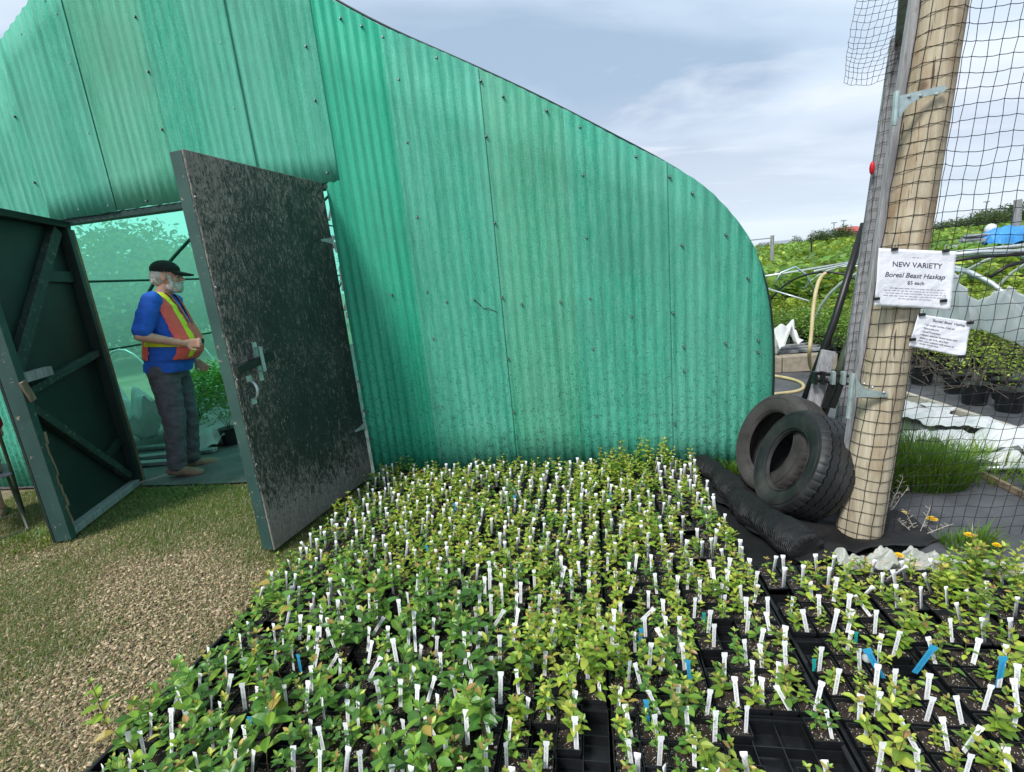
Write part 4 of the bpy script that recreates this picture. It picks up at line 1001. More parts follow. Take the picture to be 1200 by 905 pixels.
# tires
def tire(name_lab, px, py, R_, face, tilt, mat, seed, wid=0.10, bead=0.60):
    prof_ = [(bead * R_, -wid * 0.72), (bead * R_ + 0.006, -wid * 0.86), (R_ * 0.72, -wid * 1.0), (R_ * 0.84, -wid * 1.06), (R_ * 0.93, -wid * 0.98), (R_ * 0.965, -wid * 0.88), (R_ * 0.985, -wid * 0.76)]
    tread = []
    for g0 in (-0.70, -0.60, -0.5, -0.40, -0.22, -0.12, 0.12, 0.22, 0.40, 0.5, 0.60, 0.70):
        tread.append(g0)
    gro = []
    for a_, b_ in ((-0.62, -0.54), (-0.24, -0.17), (0.17, 0.24), (0.54, 0.62)):
        gro += [(R_, a_ * wid), (R_ - 0.012, (a_ + 0.012) * wid), (R_ - 0.012, (b_ - 0.012) * wid), (R_, b_ * wid)]
    right = [(r_, -x_) for r_, x_ in reversed(prof_)]
    inner = [(bead * R_ + 0.010, wid * 0.66), (R_ * 0.80, wid * 0.82), (R_ * 0.93, wid * 0.6), (R_ * 0.945, 0), (R_ * 0.93, -wid * 0.6), (R_ * 0.80, -wid * 0.82), (bead * R_ + 0.010, -wid * 0.66)]
    full = prof_ + gro + right + inner; K = len(prof_); N = 240
    def mod(j, i, r_, x_):
        if K <= j < K + len(gro): 
            gi = (j - K) // 4
            zz = 0.0035 * abs((i % 6) - 3) / 1.5 - 0.0035 * (1 if gi in (0, 3) else 0.45)
            return r_, x_ + zz
        if j in (K - 1, K - 2, K + len(gro), K + len(gro) + 1): return r_ - (0.0045 if i % 6 < 1 else 0), x_
        return r_, x_
    v = ray(px, py).normalized(); p_ = (CR @ Vector(tilt)).normalized(); p_ = (p_ - v * p_.dot(v)).normalized()
    nrm = (-v * math.cos(R(face)) + p_ * math.sin(R(face))).normalized()
    zc = R_ * math.sqrt(1 - nrm.z ** 2) + wid * abs(nrm.z) * 0.8 + 0.02
    c = atz(px, py, zc)
    t = thing('tire', name_lab, 'tire', c, 0, 'worn tires leaning by the post')
    q = nrm.to_track_quat('-X', 'Z')
    g = MB(); g.lathe(full, N, mod); o = g.build('casing', mat, t, True); o.rotation_mode = 'QUATERNION'; o.rotation_quaternion = q
    es = o.modifiers.new('es', 'EDGE_SPLIT'); es.split_angle = R(28)
    for rr_, xx in ((bead * R_ + 0.016, -wid * 0.93), (R_ * 0.88, -wid * 1.035)):
        g = MB(); g.lathe([(rr_ - 0.002, xx), (rr_, xx - 0.003), (rr_ + 0.002, xx), (rr_, xx + 0.006)], 64); k_ = g.build('sidewall_ring', mat, t, True); k_.rotation_mode = 'QUATERNION'; k_.rotation_quaternion = q
    return t
tire('black tire in front, its worn zigzag tread facing right', 940, 545, 0.300, 57, (-0.94, 0.34, 0), M['rubber'], 1, 0.108, 0.56)
tire('dusty brown-black tire leaning behind the front one', 914, 522, 0.315, 52, (-0.95, 0.28, 0), M['rubber_old'], 2, 0.09, 0.60)

# roll of ground cloth
b = MB(); pts = []; rs = []
for i in range(40):
    t = i / 39; x = 0.70 + 0.24 * t + 0.02 * math.sin(t * 7); y = 3.33 - 1.10 * t; pts.append((x, y, 0.085 + 0.012 * math.sin(t * 9))); rs.append(0.068 + 0.025 * t + 0.007 * math.sin(t * 23) + 0.004 * math.sin(t * 51))
b.tube(pts, rs, 18); o = b.build('fabric_roll', M['fabric_blk'], None, True)
dt = bpy.data.textures.new('crumple', 'CLOUDS'); dt.noise_scale = 0.05
mdf = o.modifiers.new('sub', 'SUBSURF'); mdf.levels = 2; mdf.render_levels = 2; mdf.subdivision_type = 'SIMPLE'; md = o.modifiers.new('d', 'DISPLACE'); md.texture = dt; md.strength = 0.02; md.texture_coords = 'GLOBAL'
tag(o, 'long black roll of dirty ground cloth between the seedlings and the tires', 'cloth roll')
def crumple(name, c, sx, sy, h, mat, lab, cat, seed, rot=0, thick=0.001, fq=5.0, nn=34):
    rr = random.Random(seed); ox = rr.uniform(0, 50); c = Vector(c)
    def f(u, v_):
        x = (u - 0.5) * sx; y = (v_ - 0.5) * sy
        ed = 1 + 0.18 * noise.noise(Vector((math.atan2(y, x) * 2, ox, 0)))
        z = abs(noise.noise(Vector((x * fq + ox, y * fq, 0.5)))) * h * 1.6 + abs(noise.noise(Vector((x * fq * 2.6 + ox, y * fq * 2.6, 2)))) * h * 0.6
        x *= ed; y *= ed
        return (c.x + x * math.cos(rot) - y * math.sin(rot), c.y + x * math.sin(rot) + y * math.cos(rot), c.z + z)
    o = grid_surface(f, nn, nn, name, M[mat], None, thick, True); return tag(o, lab, cat)
crumple('black_sheet', (1.12, 2.75, 0.035), 0.75, 1.0, 0.05, 'fabric_blk', 'black crumpled ground sheet under the tires', 'sheet', 3, 0.3, 0.001, 4)
crumple('plastic_sheet', (1.28, 2.16, 0.05), 0.44, 0.16, 0.07, 'clear_film', 'crumpled milky plastic at the foot of the round post', 'plastic sheet', 4, 0.05, 0.001, 11, 60)
crumple('plastic_strip', (1.85, 2.12, 0.05), 1.0, 0.12, 0.04, 'clear_film', 'long strip of milky plastic lying under the net fence', 'plastic sheet', 9, -0.06, 0.001, 9, 60)
b = MB(); b.box((0, 0, 0), (1.6, 0.035, 0.07)); o = b.build('edging_board', M['pale_wood'], None, False, (1.95, 2.10, 0.06)); o.rotation_euler = (0, 0, -0.04); bevel(o, 0.004); tag(o, 'pale edging board along the back of the right-hand trays', 'board')

# signs clipped to the net
def sign(name, corners, Y, lab, lines, cat='sign', seed=0):
    c_ = [at(x, y, Y) for x, y in corners]      # TL TR BR BL
    org = c_[3]; t = thing(name, lab, cat, org, 0, 'paper signs clipped to the net')
    nv_ = Vector((0, -1, 0))
    def f(u, v_, off=0.0):
        p = c_[3].lerp(c_[2], u).lerp(c_[0].lerp(c_[1], u), v_)
        wv_ = 0.0035 * noise.noise(Vector((u * 5 + seed, v_ * 3, seed))) + 0.002 * noise.noise(Vector((u * 11, v_ * 9 + seed, 4)))
        curl = 0.012 * (abs(u - 0.5) * 2) ** 4 * (1 - v_)
        return p + nv_ * (off + wv_ + 0.006 + curl) - org
    g = MB(); n_x, n_y = 30, 20
    vs = [f(i / n_x, j / n_y) for i in range(n_x + 1) for j in range(n_y + 1)]
    g.add(vs, [(i * (n_y + 1) + j, (i + 1) * (n_y + 1) + j, (i + 1) * (n_y + 1) + j + 1, i * (n_y + 1) + j + 1) for i in range(n_x) for j in range(n_y)])
    o = g.build('sheet', M['paper'], t, True); m_ = o.modifiers.new('s', 'SOLIDIFY'); m_.thickness = 0.0006
    Wd = (c_[1] - c_[0]).length; Hh = (c_[0] - c_[3]).length
    for (txt, u, v_, size, shear, align, mat) in lines:
        if txt is None:          # an illegible printed line: word-length dashes
            rr = random.Random(seed + int(v_ * 100)); x = u - size / 2; g = MB()
            while x < u + size / 2:
                w_ = rr.uniform(0.02, 0.07); x2 = min(x + w_, u + size / 2); hh = 0.007
                P_ = [f(x, v_ - hh, 0.0009), f(x2, v_ - hh, 0.0009), f(x2, v_ + hh, 0.0009), f(x, v_ + hh, 0.0009)]; g.add(P_, [(0, 1, 2, 3)]); x = x2 + 0.012
            g.build('print_line', M['ink_pale'], t); continue
        cu = bpy.data.curves.new('text', 'FONT'); cu.body = txt; cu.size = size; cu.shear = shear; cu.align_x = align; cu.resolution_u = 3; cu.offset = size * 0.012
        to = bpy.data.objects.new('text', cu); col.objects.link(to); dg = bpy.context.evaluated_depsgraph_get(); me_ = bpy.data.meshes.new_from_object(to.evaluated_get(dg)); bpy.data.objects.remove(to)
        for v in me_.vertices: v.co = f(u + v.co.x / Wd, v_ + v.co.y / Hh, 0.0009)
        me_.materials.clear(); me_.materials.append(mat if mat else M['ink']); inst('lettering', me_, t)
    return t, f
t, f = sign('paper_sign', [(1029, 291), (1120, 295), (1110, 363), (1022, 358)], 2.352, 'larger white paper sign reading NEW VARIETY clipped to the post', [
    ('NEW VARIETY', 0.52, 0.70, 0.030, 0.0, 'CENTER', None), ('Boreal Beast Haskap', 0.50, 0.52, 0.0285, 0.25, 'CENTER', None), ('$5 each', 0.53, 0.405, 0.0215, 0.0, 'CENTER', M['ink']),
    (None, 0.56, 0.33, 0.72, 0, 0, 0), (None, 0.52, 0.285, 0.80, 0, 0, 0), (None, 0.54, 0.24, 0.78, 0, 0, 0), (None, 0.52, 0.195, 0.80, 0, 0, 0), (None, 0.55, 0.15, 0.45, 0, 0, 0), (None, 0.5, 0.87, 0.10, 0, 0, 0)], 'sign', 1)
def clip_on(f, u, v_, up=True):
    c_ = tt.location + f(u, v_, 0.003); g = thing('binder_clip', CL.pop(0), 'binder clip', c_, 0, 'binder clips on the signs')
    k_ = MB(); s_ = 1 if up else -1; k_.prism([(-0.012, -0.006, 0), (0.012, -0.006, 0), (0.012, 0.002, s_ * 0.0), (-0.012, 0.002, 0)], (0, 0, 1), 0.012 * s_); k_.build('body', M['black_pipe'], g)
    k_ = MB(); k_.tube([(-0.006, -0.003, 0.011 * s_), (-0.006, -0.004, 0.026 * s_), (0.0, -0.004, 0.031 * s_), (0.006, -0.004, 0.026 * s_), (0.006, -0.003, 0.011 * s_)], 0.0011, 5); k_.build('wire_handle', M['pipe'], g)
CL = ['black binder clip at the top left of the larger sign', 'black binder clip at the top right of the larger sign', 'black binder clip at the lower left corner of the larger sign', 'black binder clip at the lower right corner of the larger sign', 'black binder clip at the top left of the smaller sign', 'black binder clip at the top right of the smaller sign', 'black binder clip at the left edge of the smaller sign', 'black binder clip at the lower right of the smaller sign']
tt = t; clip_on(f, 0.20, 0.97); clip_on(f, 0.85, 0.98); clip_on(f, 0.015, 0.10); clip_on(f, 0.90, 0.13)
t, f = sign('paper_sign', [(1075, 368), (1137, 377), (1127, 418), (1062, 405)], 2.356, 'smaller white paper sign with a bulleted list, below the larger one', [
    ("'Boreal Beast' Haskap", 0.60, 0.84, 0.0150, 0.2, 'CENTER', None), ('\u2022 Tall upright bushes, 5 feet tall', 0.16, 0.70, 0.0098, 0, 'LEFT', None), ('\u2022 Ripens late July', 0.15, 0.595, 0.0098, 0, 'LEFT', None), ('\u2022 Good Production', 0.15, 0.49, 0.0098, 0, 'LEFT', None),
    ('\u2022 Highest rated for flavour taste tests', 0.14, 0.39, 0.0098, 0, 'LEFT', None), ('\u2022 Medium size fruit, dark flesh', 0.14, 0.29, 0.0098, 0, 'LEFT', None), ('\u2022 Will cross pollinate with others of', 0.13, 0.20, 0.0098, 0, 'LEFT', None), ('similar bloom time', 0.19, 0.12, 0.0098, 0, 'LEFT', None)], 'sign', 5)
tt = t; clip_on(f, 0.06, 0.96); clip_on(f, 0.97, 0.93); clip_on(f, 0.03, 0.18); clip_on(f, 0.93, 0.04, False)

# weeds: grass tufts, dandelions, dry stalks
def tuft(c, rad, n, hl, seed, lab, cols=None, wid=0.0035, name='grass_tuft'):
    r = np.random.default_rng(seed); g = MB(); cols = cols or [(0.10, 0.22, 0.02), (0.14, 0.28, 0.03), (0.07, 0.17, 0.02), (0.2, 0.3, 0.05)]
    for _ in range(n):
        a_ = r.uniform(0, 6.28); rr_ = rad * math.sqrt(r.random()); x = rr_ * math.cos(a_); y = rr_ * math.sin(a_) * 0.8; cn = 0.55 + 0.9 * abs(noise.noise(Vector((x * 9 + seed, y * 9, 1)))) * 1.6; h = r.uniform(*hl) * (1.1 - 0.5 * rr_ / rad) * min(1.25, cn)
        la = a_ + r.uniform(-1, 1); ln = r.uniform(0.1, 0.95) * h * (0.5 + 0.8 * rr_ / rad); dx_, dy_ = math.cos(la), math.sin(la); w_ = wid * r.uniform(0.6, 1.3); px_, py_ = -dy_ * w_, dx_ * w_
        c_ = tuple(np.array(cols[r.integers(0, len(cols))]) * r.uniform(0.7, 1.3))
        g.add([(x - px_, y - py_, 0), (x + px_, y + py_, 0), (x + dx_ * ln * 0.3 + px_ * .8, y + dy_ * ln * 0.3 + py_ * .8, h * 0.55), (x + dx_ * ln * 0.3 - px_ * .8, y + dy_ * ln * 0.3 - py_ * .8, h * 0.55), (x + dx_ * ln, y + dy_ * ln, h)], [(0, 1, 2, 3), (3, 2, 4)], c_)
    o = g.build(name, M['leaf'], None, False, c); return tag(o, lab, 'grass', None, 'stuff')
tuft((1.93, 3.12, 0.03), 0.27, 2300, (0.16, 0.42), 1, 'thick clump of green grass behind the net fence')
tuft((2.30, 3.25, 0.03), 0.32, 520, (0.08, 0.24), 2, 'looser grass right of the thick clump')
tuft((1.66, 3.05, 0.03), 0.18, 600, (0.12, 0.36), 3, 'grass tuft close behind the round post')
tuft((2.6, 2.75, 0.03), 0.3, 700, (0.10, 0.26), 4, 'sparse grass at the right edge behind the net')
tuft((1.72, 2.35, 0.03), 0.11, 260, (0.06, 0.15), 5, 'small green tuft in front of the net fence')
tuft((2.25, 2.3, 0.03), 0.16, 380, (0.08, 0.2), 15, 'grass tuft at the foot of the net, right side')
tuft((0.92, 3.30, 0.02), 0.10, 350, (0.05, 0.13), 6, 'short weeds between the wall and the tires')
tuft((-1.95, 3.26, 0.0), 0.12, 300, (0.04, 0.12), 7, 'weeds at the hinge side of the right door')
tuft((-3.15, 3.2, 0.0), 0.5, 600, (0.03, 0.06), 8, 'green grass along the greenhouse doorstep')
tuft((-3.95, 2.45, 0.0), 0.25, 600, (0.03, 0.09), 12, 'green grass at the foot of the left door')
def dandelion(c, r_, lab, h=0.0):
    t = thing('dandelion', lab, 'dandelion', c, 0, 'yellow dandelions'); g = MB(); g.tube([(0, 0, -h), (0, 0, 0)], 0.0018, 5); g.build('stem', M['stem'], t)
    g = MB()
    for k_ in range(3):
        for i in range(14):
            a_ = i * 2 * math.pi / 14 + k_ * 0.2; rr_ = r_ * (1 - 0.25 * k_); z = 0.003 + 0.004 * k_
            g.add([(0, 0, z * 0.5), (rr_ * math.cos(a_ - 0.16), rr_ * math.sin(a_ - 0.16), z + 0.003), (rr_ * 1.06 * math.cos(a_), rr_ * 1.06 * math.sin(a_), z + 0.002), (rr_ * math.cos(a_ + 0.16), rr_ * math.sin(a_ + 0.16), z + 0.003)], [(0, 1, 2, 3)])
    g.build('petals', M['petal'], t)
for (px, py, z, r_, lab) in ((1059, 603, 0.07, 0.024, 'dandelion behind the net, beside the dry stalk'), (1092, 609, 0.07, 0.024, 'dandelion behind the net, right of the dry stalk'), (1136, 628, 0.12, 0.020, 'dandelion above the bushy plants at the right'), (1053, 652, 0.10, 0.020, 'dandelion just in front of the milky plastic'), (1168, 640, 0.1, 0.016, 'half-open dandelion at the right'), (383, 621, 0.06, 0.014, 'single dandelion at the foot of the open plywood door')):
    dandelion(atz(px, py, z), r_, lab, z - 0.02)
def dry_stalk(c, h, seed, lab):
    rr = random.Random(seed); g = MB(); t = thing('dry_stalk', lab, 'dry weed', c)
    for k_ in range(4):
        a_ = rr.uniform(0, 6.28); pts = [(0, 0, 0)]
        for i in range(1, 9): pts.append((math.cos(a_) * 0.05 * i / 8 * (k_ + 1) * 0.7, math.sin(a_) * 0.03 * i / 8, h * (1 - 0.18 * k_) * i / 8))
        g.tube(pts, 0.0016, 4)
        for i in range(3, 9):
            for q in range(2):
                a2_ = rr.uniform(0, 6.28); p = Vector(pts[i]); g.tube([p, p + Vector((math.cos(a2_) * 0.018, math.sin(a2_) * 0.018, 0.012))], 0.001, 3); 
    g.build('stem', M['pale_wood'], t)
dry_stalk((1.50, 2.62, 0.03), 0.30, 1, 'dry branching weed stalk just right of the round post')
dry_stalk((1.56, 2.45, 0.03), 0.16, 2, 'smaller dry weed in front of the branching stalk')
# bushy seedlings near the right edge
rg = random.Random(31)
for k_, (px, py) in enumerate(((1110, 676), (1128, 668), (1140, 672), (1155, 668), (1098, 684))):
    p = atz(px, py + 12, ZT + PH); st, lv = gen_plant(rg, rg.uniform(0.13, 0.18), 0.045, 3, LIGHT, 0.3, 0.02, 0.024, 0.6); f_, s_ = plant_mb(st, lv)
    t = thing('leafy_seedling', 'vigorous yellow-green plant at the back of the right-hand trays, number %s from the left' % ('two', 'three', 'four', 'five', 'one')[k_], 'seedling', p, 0, 'vigorous plants by the edging board'); f_.build('foliage', M['leaf'], t); s_.build('stem', M['stem'], t)

# ------------------------------------------------------------ background nursery
def shrub_mb(seed, h, rad, n, ll, pal, spread=1.0):
    rg = random.Random(seed); fo = MB(); st = MB()
    ns_ = 7
    for k_ in range(ns_):
        a_ = rg.uniform(0, 6.28); pts = []
        for i in range(6):
            t = i / 5; pts.append((math.cos(a_) * rad * 0.75 * t * (0.5 + 0.5 * t) * spread, math.sin(a_) * rad * 0.75 * t * spread, h * 0.85 * t))
        st.tube(pts, [0.004 * (1 - 0.6 * i / 5) for i in range(6)], 4, False)
    for _ in range(n):
        a_ = rg.uniform(0, 6.28); u = rg.random() ** 0.5; z = h * (0.22 + 0.78 * rg.random() ** 0.75); rr = rad * u * (0.6 + 0.55 * math.sin(math.pi * min(1, z / h * 0.85)))
        c = pal[rg.randrange(len(pal))]; j = rg.uniform(0.7, 1.3); c = tuple(x * j for x in c); L_ = ll * rg.uniform(0.6, 1.3)
        m = leaf_mat(Vector((rr * math.cos(a_), rr * math.sin(a_), z)), a_ + rg.uniform(-1.4, 1.4), rg.uniform(-0.5, 0.8), rg.uniform(-0.8, 0.8))
        W2 = L_ * 0.27; vs = [(0, 0, 0), (L_ * 0.45, -W2, 0.004), (L_, 0, -L_ * 0.15), (L_ * 0.45, W2, 0.004)]
        fo.add([m @ Vector(v) for v in vs], [(0, 1, 2), (0, 2, 3)], c)
    return fo, st
YEL = [(0.24, 0.36, 0.04), (0.32, 0.44, 0.05), (0.18, 0.30, 0.04), (0.38, 0.46, 0.07), (0.14, 0.25, 0.03)]
MID = [(0.10, 0.24, 0.035), (0.14, 0.30, 0.04), (0.08, 0.18, 0.03), (0.2, 0.34, 0.05)]
SH = [shrub_mb(50 + i, 0.46, 0.25, 430, 0.042, YEL) for i in range(3)] + [shrub_mb(70 + i, 0.5, 0.27, 480, 0.045, MID) for i in range(2)] + [shrub_mb(90 + i, 0.42, 0.22, 150, 0.042, YEL) for i in range(2)]
SHM = [(f_.mesh('foliage', M['leaf']), s_.mesh('stem', M['bark'])) for f_, s_ in SH]
g = MB(); g.tube([(0, 0, 0), (0, 0, 0.17), (0, 0, 0.185), (0, 0, 0.186), (0, 0, 0.17)], [0.082, 0.098, 0.105, 0.098, 0.09], 14); bigpot = g.mesh('pot', M['black_plastic'])
rg = random.Random(77); nb = 0
cells = []
for gx in range(40):
    for gy in range(30):
        x = 1.9 + gx * 0.34 + (gy % 2) * 0.12; y = 4.0 + gy * 0.34
        if y > 9.3 and x > 30: continue
        q = in_view(x, y, 0.3, 25)
        if not q: continue
        if q[0] < 880: continue
        A = x > 2.6 and q[0] > 1050 and y < 9.6
        B = 6.35 < y < 9.8 and x > 2.2 and q[0] < 1060
        if y > 9.8: continue
        if A and atz(q[0], q[1]) and in_view(x, y, 0.03, 80)[1] > 452 + (q[0] - 1058) * 0.31: continue
        if B and x < 2.72 and y < 7.3: continue
        if A or B: cells.append((x, y, A, q))
cells.sort(key=lambda c_: c_[0] ** 2 + c_[1] ** 2)
for x, y, A, q in cells[:190]:
    x += rg.uniform(-.05, .05); y += rg.uniform(-.05, .05); near_edge = A and y < 5.4
    vi = rg.choice((5, 6, 5)) if near_edge else (rg.choice((3, 4)) if (not A and y < 7.4) else rg.randrange(3))
    side = 'right of the round post' if A else 'between the greenhouse and the gate'
    look = ('sparse twiggy' if vi > 4 else 'dense green' if vi > 2 else 'yellow-green'); nb += 1
    t = thing('potted_shrub', '%s potted shrub in the %s rows %s' % (look, 'nearest' if y < 5.6 else 'nearer middle' if y < 7 else 'farther middle' if y < 8.4 else 'farthest', side), 'shrub', (x, y, 0.03), rg.uniform(0, 6.28), 'potted shrubs in the rows beyond the fence')
    inst('pot', bigpot, t); m = Matrix.Translation((0, 0, 0.16)) @ Matrix.Scale(rg.uniform(0.75, 1.05) * (0.8 if near_edge else 1), 4)
    inst('foliage', SHM[vi][0], t, m); inst('stem', SHM[vi][1], t, m)
# litter of twigs among the nearest pots
g = MB()
for _ in range(260):
    p = Vector((rg.uniform(2.8, 4.6), rg.uniform(4.2, 5.6), rg.uniform(0.2, 0.3))); d_ = Vector((rg.uniform(-1, 1), rg.uniform(-1, 1), rg.uniform(-0.3, 1.4))).normalized() * rg.uniform(0.08, 0.28); g.tube([p, p + d_ * 0.5 + Vector((0, 0, .01)), p + d_], 0.0028, 4, False)
tag(g.build('dead_twigs', M['bark']), 'tangle of dead brown twigs over the nearest potted shrubs', 'twigs', kind='stuff')
# growth beyond: rows merging into a field
FC = [shrub_mb(110 + i, 0.7, 0.55, 130, 0.17, (YEL if i < 3 else MID)) for i in range(5)]
it = []
for _ in range(2300):
    y = 9.8 * (7.5 ** (rg.random())) ; 
    pxx = rg.uniform(870, 1230); r_ = ray(pxx, 300); x = r_.x / r_.y * y
    sc = rg.choice((0.5, 0.7, 0.8, 1.0, 1.5)) * rg.uniform(0.8, 1.1) * (1 + max(0, y - 12) * 0.02)
    it.append((FC[rg.choice((0, 1, 2, 3, 4, 3, 4))][0], Matrix.Translation((x, y, -0.05)) @ Matrix.Rotation(rg.uniform(0, 6.28), 4, 'Z') @ Matrix.Scale(sc, 4), 0))
o = bpy.data.objects.new('field_crop', join_np('field_crop', it, [M['leaf']])); col.objects.link(o); tag(o, 'field of yellow-green bushes stretching to the horizon', 'crop', kind='stuff')
# hedge and distant trees
def tree_meshes(seed, h, rad, n, ll, pal, crown0=0.12):
    rg = random.Random(seed); fo = MB(); cl = [(Vector((rg.uniform(-.6, .6) * rad, rg.uniform(-.6, .6) * rad, h * rg.uniform(0.35, 0.8))), rad * rg.uniform(0.35, 0.6)) for _ in range(9)]
    for _ in range(n):
        c, r_ = cl[rg.randrange(9)]; d_ = Vector((rg.gauss(0, 1), rg.gauss(0, 1), rg.gauss(0, 1))).normalized() * r_ * rg.uniform(0.5, 1.05); p = c + d_; p.z = max(h * crown0, p.z)
        co = pal[rg.randrange(len(pal))]; j = rg.uniform(0.7, 1.3); co = tuple(x * j for x in co); L_ = ll * rg.uniform(0.6, 1.3)
        m = leaf_mat(p, rg.uniform(0, 6.28), rg.uniform(-1, 1), rg.uniform(-1, 1)); vs = [(0, 0, 0), (L_ * .5, -L_ * .3, 0), (L_, 0, 0), (L_ * .5, L_ * .3, 0)]
        fo.add([m @ Vector(v) for v in vs], [(0, 1, 2), (0, 2, 3)], co)
    tr = MB(); tr.tube([(0, 0, -0.2), (0.02 * h, 0, h * 0.25), (0, 0.02 * h, h * 0.55)], [h * 0.03, h * 0.022, h * 0.01], 8)
    for c, r_ in cl[:5]: tr.tube([(0, 0, h * 0.25), tuple(c * 0.6 + Vector((0, 0, h * 0.1))), tuple(c)], [h * 0.014, h * 0.009, h * 0.004], 5)
    return fo.mesh('crown', M['leaf']), tr.mesh('trunk', M['bark'])
HP = [(0.035, 0.075, 0.03), (0.05, 0.10, 0.035), (0.028, 0.06, 0.028), (0.07, 0.12, 0.04)]
TM = [tree_meshes(200 + i, 4.0, 2.6, 4200, 0.21, HP, 0.05) for i in range(3)]
def tree(x, y, sc, lab, grp, name='tree', z=0.0, sz=1.0):
    t = thing(name, lab, 'tree', (x, y, z), rg.uniform(0, 6.28), grp); t.scale = (sc, sc, sc * sz); a_, b_ = TM[rg.randrange(3)]; inst('crown', a_, t); inst('trunk', b_, t)
k_ = 0
for px, Y, h in ((1088, 60, 3.6), (1100, 60, 4.0), (1112, 58, 4.4), (1124, 58, 4.8), (1136, 56, 5.0), (1147, 56, 5.2), (1158, 60, 5.2), (1170, 62, 5.6), (1184, 62, 5.8), (1198, 62, 6.2), (1212, 62, 6.4)):
    r_ = ray(px, 280); tree(r_.x / r_.y * Y, Y, h / 4.9, 'dark green hedge tree on the skyline right of the round post', 'trees of the hedge on the right skyline', 'hedge_tree', 0, 0.8)
for px, Y, h in ((898, 85, 3.4), (908, 90, 3.2), (918, 95, 3.0), (936, 100, 3.8), (944, 95, 4.4), (955, 90, 4.2), (966, 90, 5.2), (975, 88, 5.6), (984, 90, 4.8), (994, 92, 4.2), (1004, 92, 4.0), (1014, 92, 4.0), (1026, 92, 4.0)):
    r_ = ray(px, 290); tree(r_.x / r_.y * Y, Y, h / 4.2, 'grey-green tree on the far skyline between greenhouse and gate', 'far skyline trees between greenhouse and gate', 'hedge_tree', 0, 0.85)
for x, y, h in ((-14.5, 8.5, 3.7), (-15, 11.5, 4.2), (-14, 14.5, 4.4), (-16.5, 17.5, 5.0), (-13, 19, 4.4), (-20, 13, 5.4), (-18, 9.5, 4.4), (-12.5, 12.0, 3.4), (-21, 20, 6), (-13, 5.5, 3.6), (-16, 6.5, 4.2)):
    tree(x, y, h / 4.2, 'tree seen as a dark shape through the green film behind the man', 'trees beyond the green film', 'tree', 0, 1.0)
# far buildings and masts
def bld(x0, x1, px0, px1, Y, h, mat, lab, roof=None):
    a_, b_ = ray(px0, 290), ray(px1, 290); xa, xb = a_.x / a_.y * Y, b_.x / b_.y * Y
    t = thing('distant_building', lab, 'building', ((xa + xb) / 2, Y, 0)); g = MB(); g.box((0, 6, h / 2), (xb - xa, 12, h)); g.build('wall', M[mat], t)
    g = MB(); w2 = (xb - xa) / 2 + 0.4; g.prism([(-w2, -0.4, h), (-w2, 12.4, h), (-w2, 6, h + h * 0.35)], (1, 0, 0), 2 * w2); g.build('roof', M[roof or 'grey_tarp'], t)
    n_w = max(2, int((xb - xa) / 5))
    for i in range(n_w): g = MB(); g.box((-w2 + 0.4 + (i + 0.5) * (xb - xa) / n_w, -0.02, h * 0.5), (2.2, 0.08, h * 0.3)); g.build('window', M['grey_tarp'], t)
bld(0, 0, 897, 935, 230, 4.2, 'white_wall', 'long low white building far away beside the greenhouse edge')
bld(0, 0, 985, 1010, 260, 7.0, 'red_roof', 'distant red-clad building on the horizon by the gate', 'red_roof')
bld(0, 0, 972, 986, 240, 6.0, 'white_wall', 'distant pale building left of the red one')
for px, h, lab in ((976, 22, 'thin lamp mast on the horizon with a cross head'), (987, 23, 'plain thin mast on the horizon, nearer the gate'), (931, 14, 'tallest faint mast above the low white building'), (1150, 26, 'faint mast above the right-hand hedge')):
    r_ = ray(px, 290); t = thing('mast', lab, 'mast', (r_.x / r_.y * 240, 240, 0), 0, 'masts on the horizon'); g = MB(); g.tube([(0, 0, 0), (0, 0, h * 0.5)], 0.22, 6); g.build('pole', M['grey_tarp'], t); g = MB(); g.board((-1.1, 0, h * 0.5), (1.1, 0, h * 0.5), 0.4, 0.4, (0, 0, 1)); g.build('head', M['grey_tarp'], t)
# posts and wire
def post(px, y0, y1, Y, r_, mat, lab):
    p0, p1 = at(px, y0, Y), at(px + (y1 - y0) * 0.0, y1, Y); p0.z = -0.1; g = MB(); g.tube([p0, Vector((p1.x, p1.y, p1.z))], r_, 8); return tag(g.build('fence_post', M[mat]), lab, 'post')
post(905, 318, 276, 19, 0.065, 'grey_wood', 'pale post with wires beside the greenhouse edge'); post(1193, 300, 234, 15.5, 0.085, 'grey_wood', 'pale grey post at the far right beyond the net'); post(951, 308, 284, 22, 0.03, 'black_pipe', 'thin dark stake in the field between greenhouse and gate')
g = MB(); a_ = at(905, 279, 19); b_ = at(800, 290, 19); g.tube([a_, b_], 0.02, 5); g.tube([at(905, 282, 19), at(820, 330, 19)], 0.012, 5); tag(g.build('wire', M['grey_tarp']), 'thin wires running left from the pale post', 'wire')

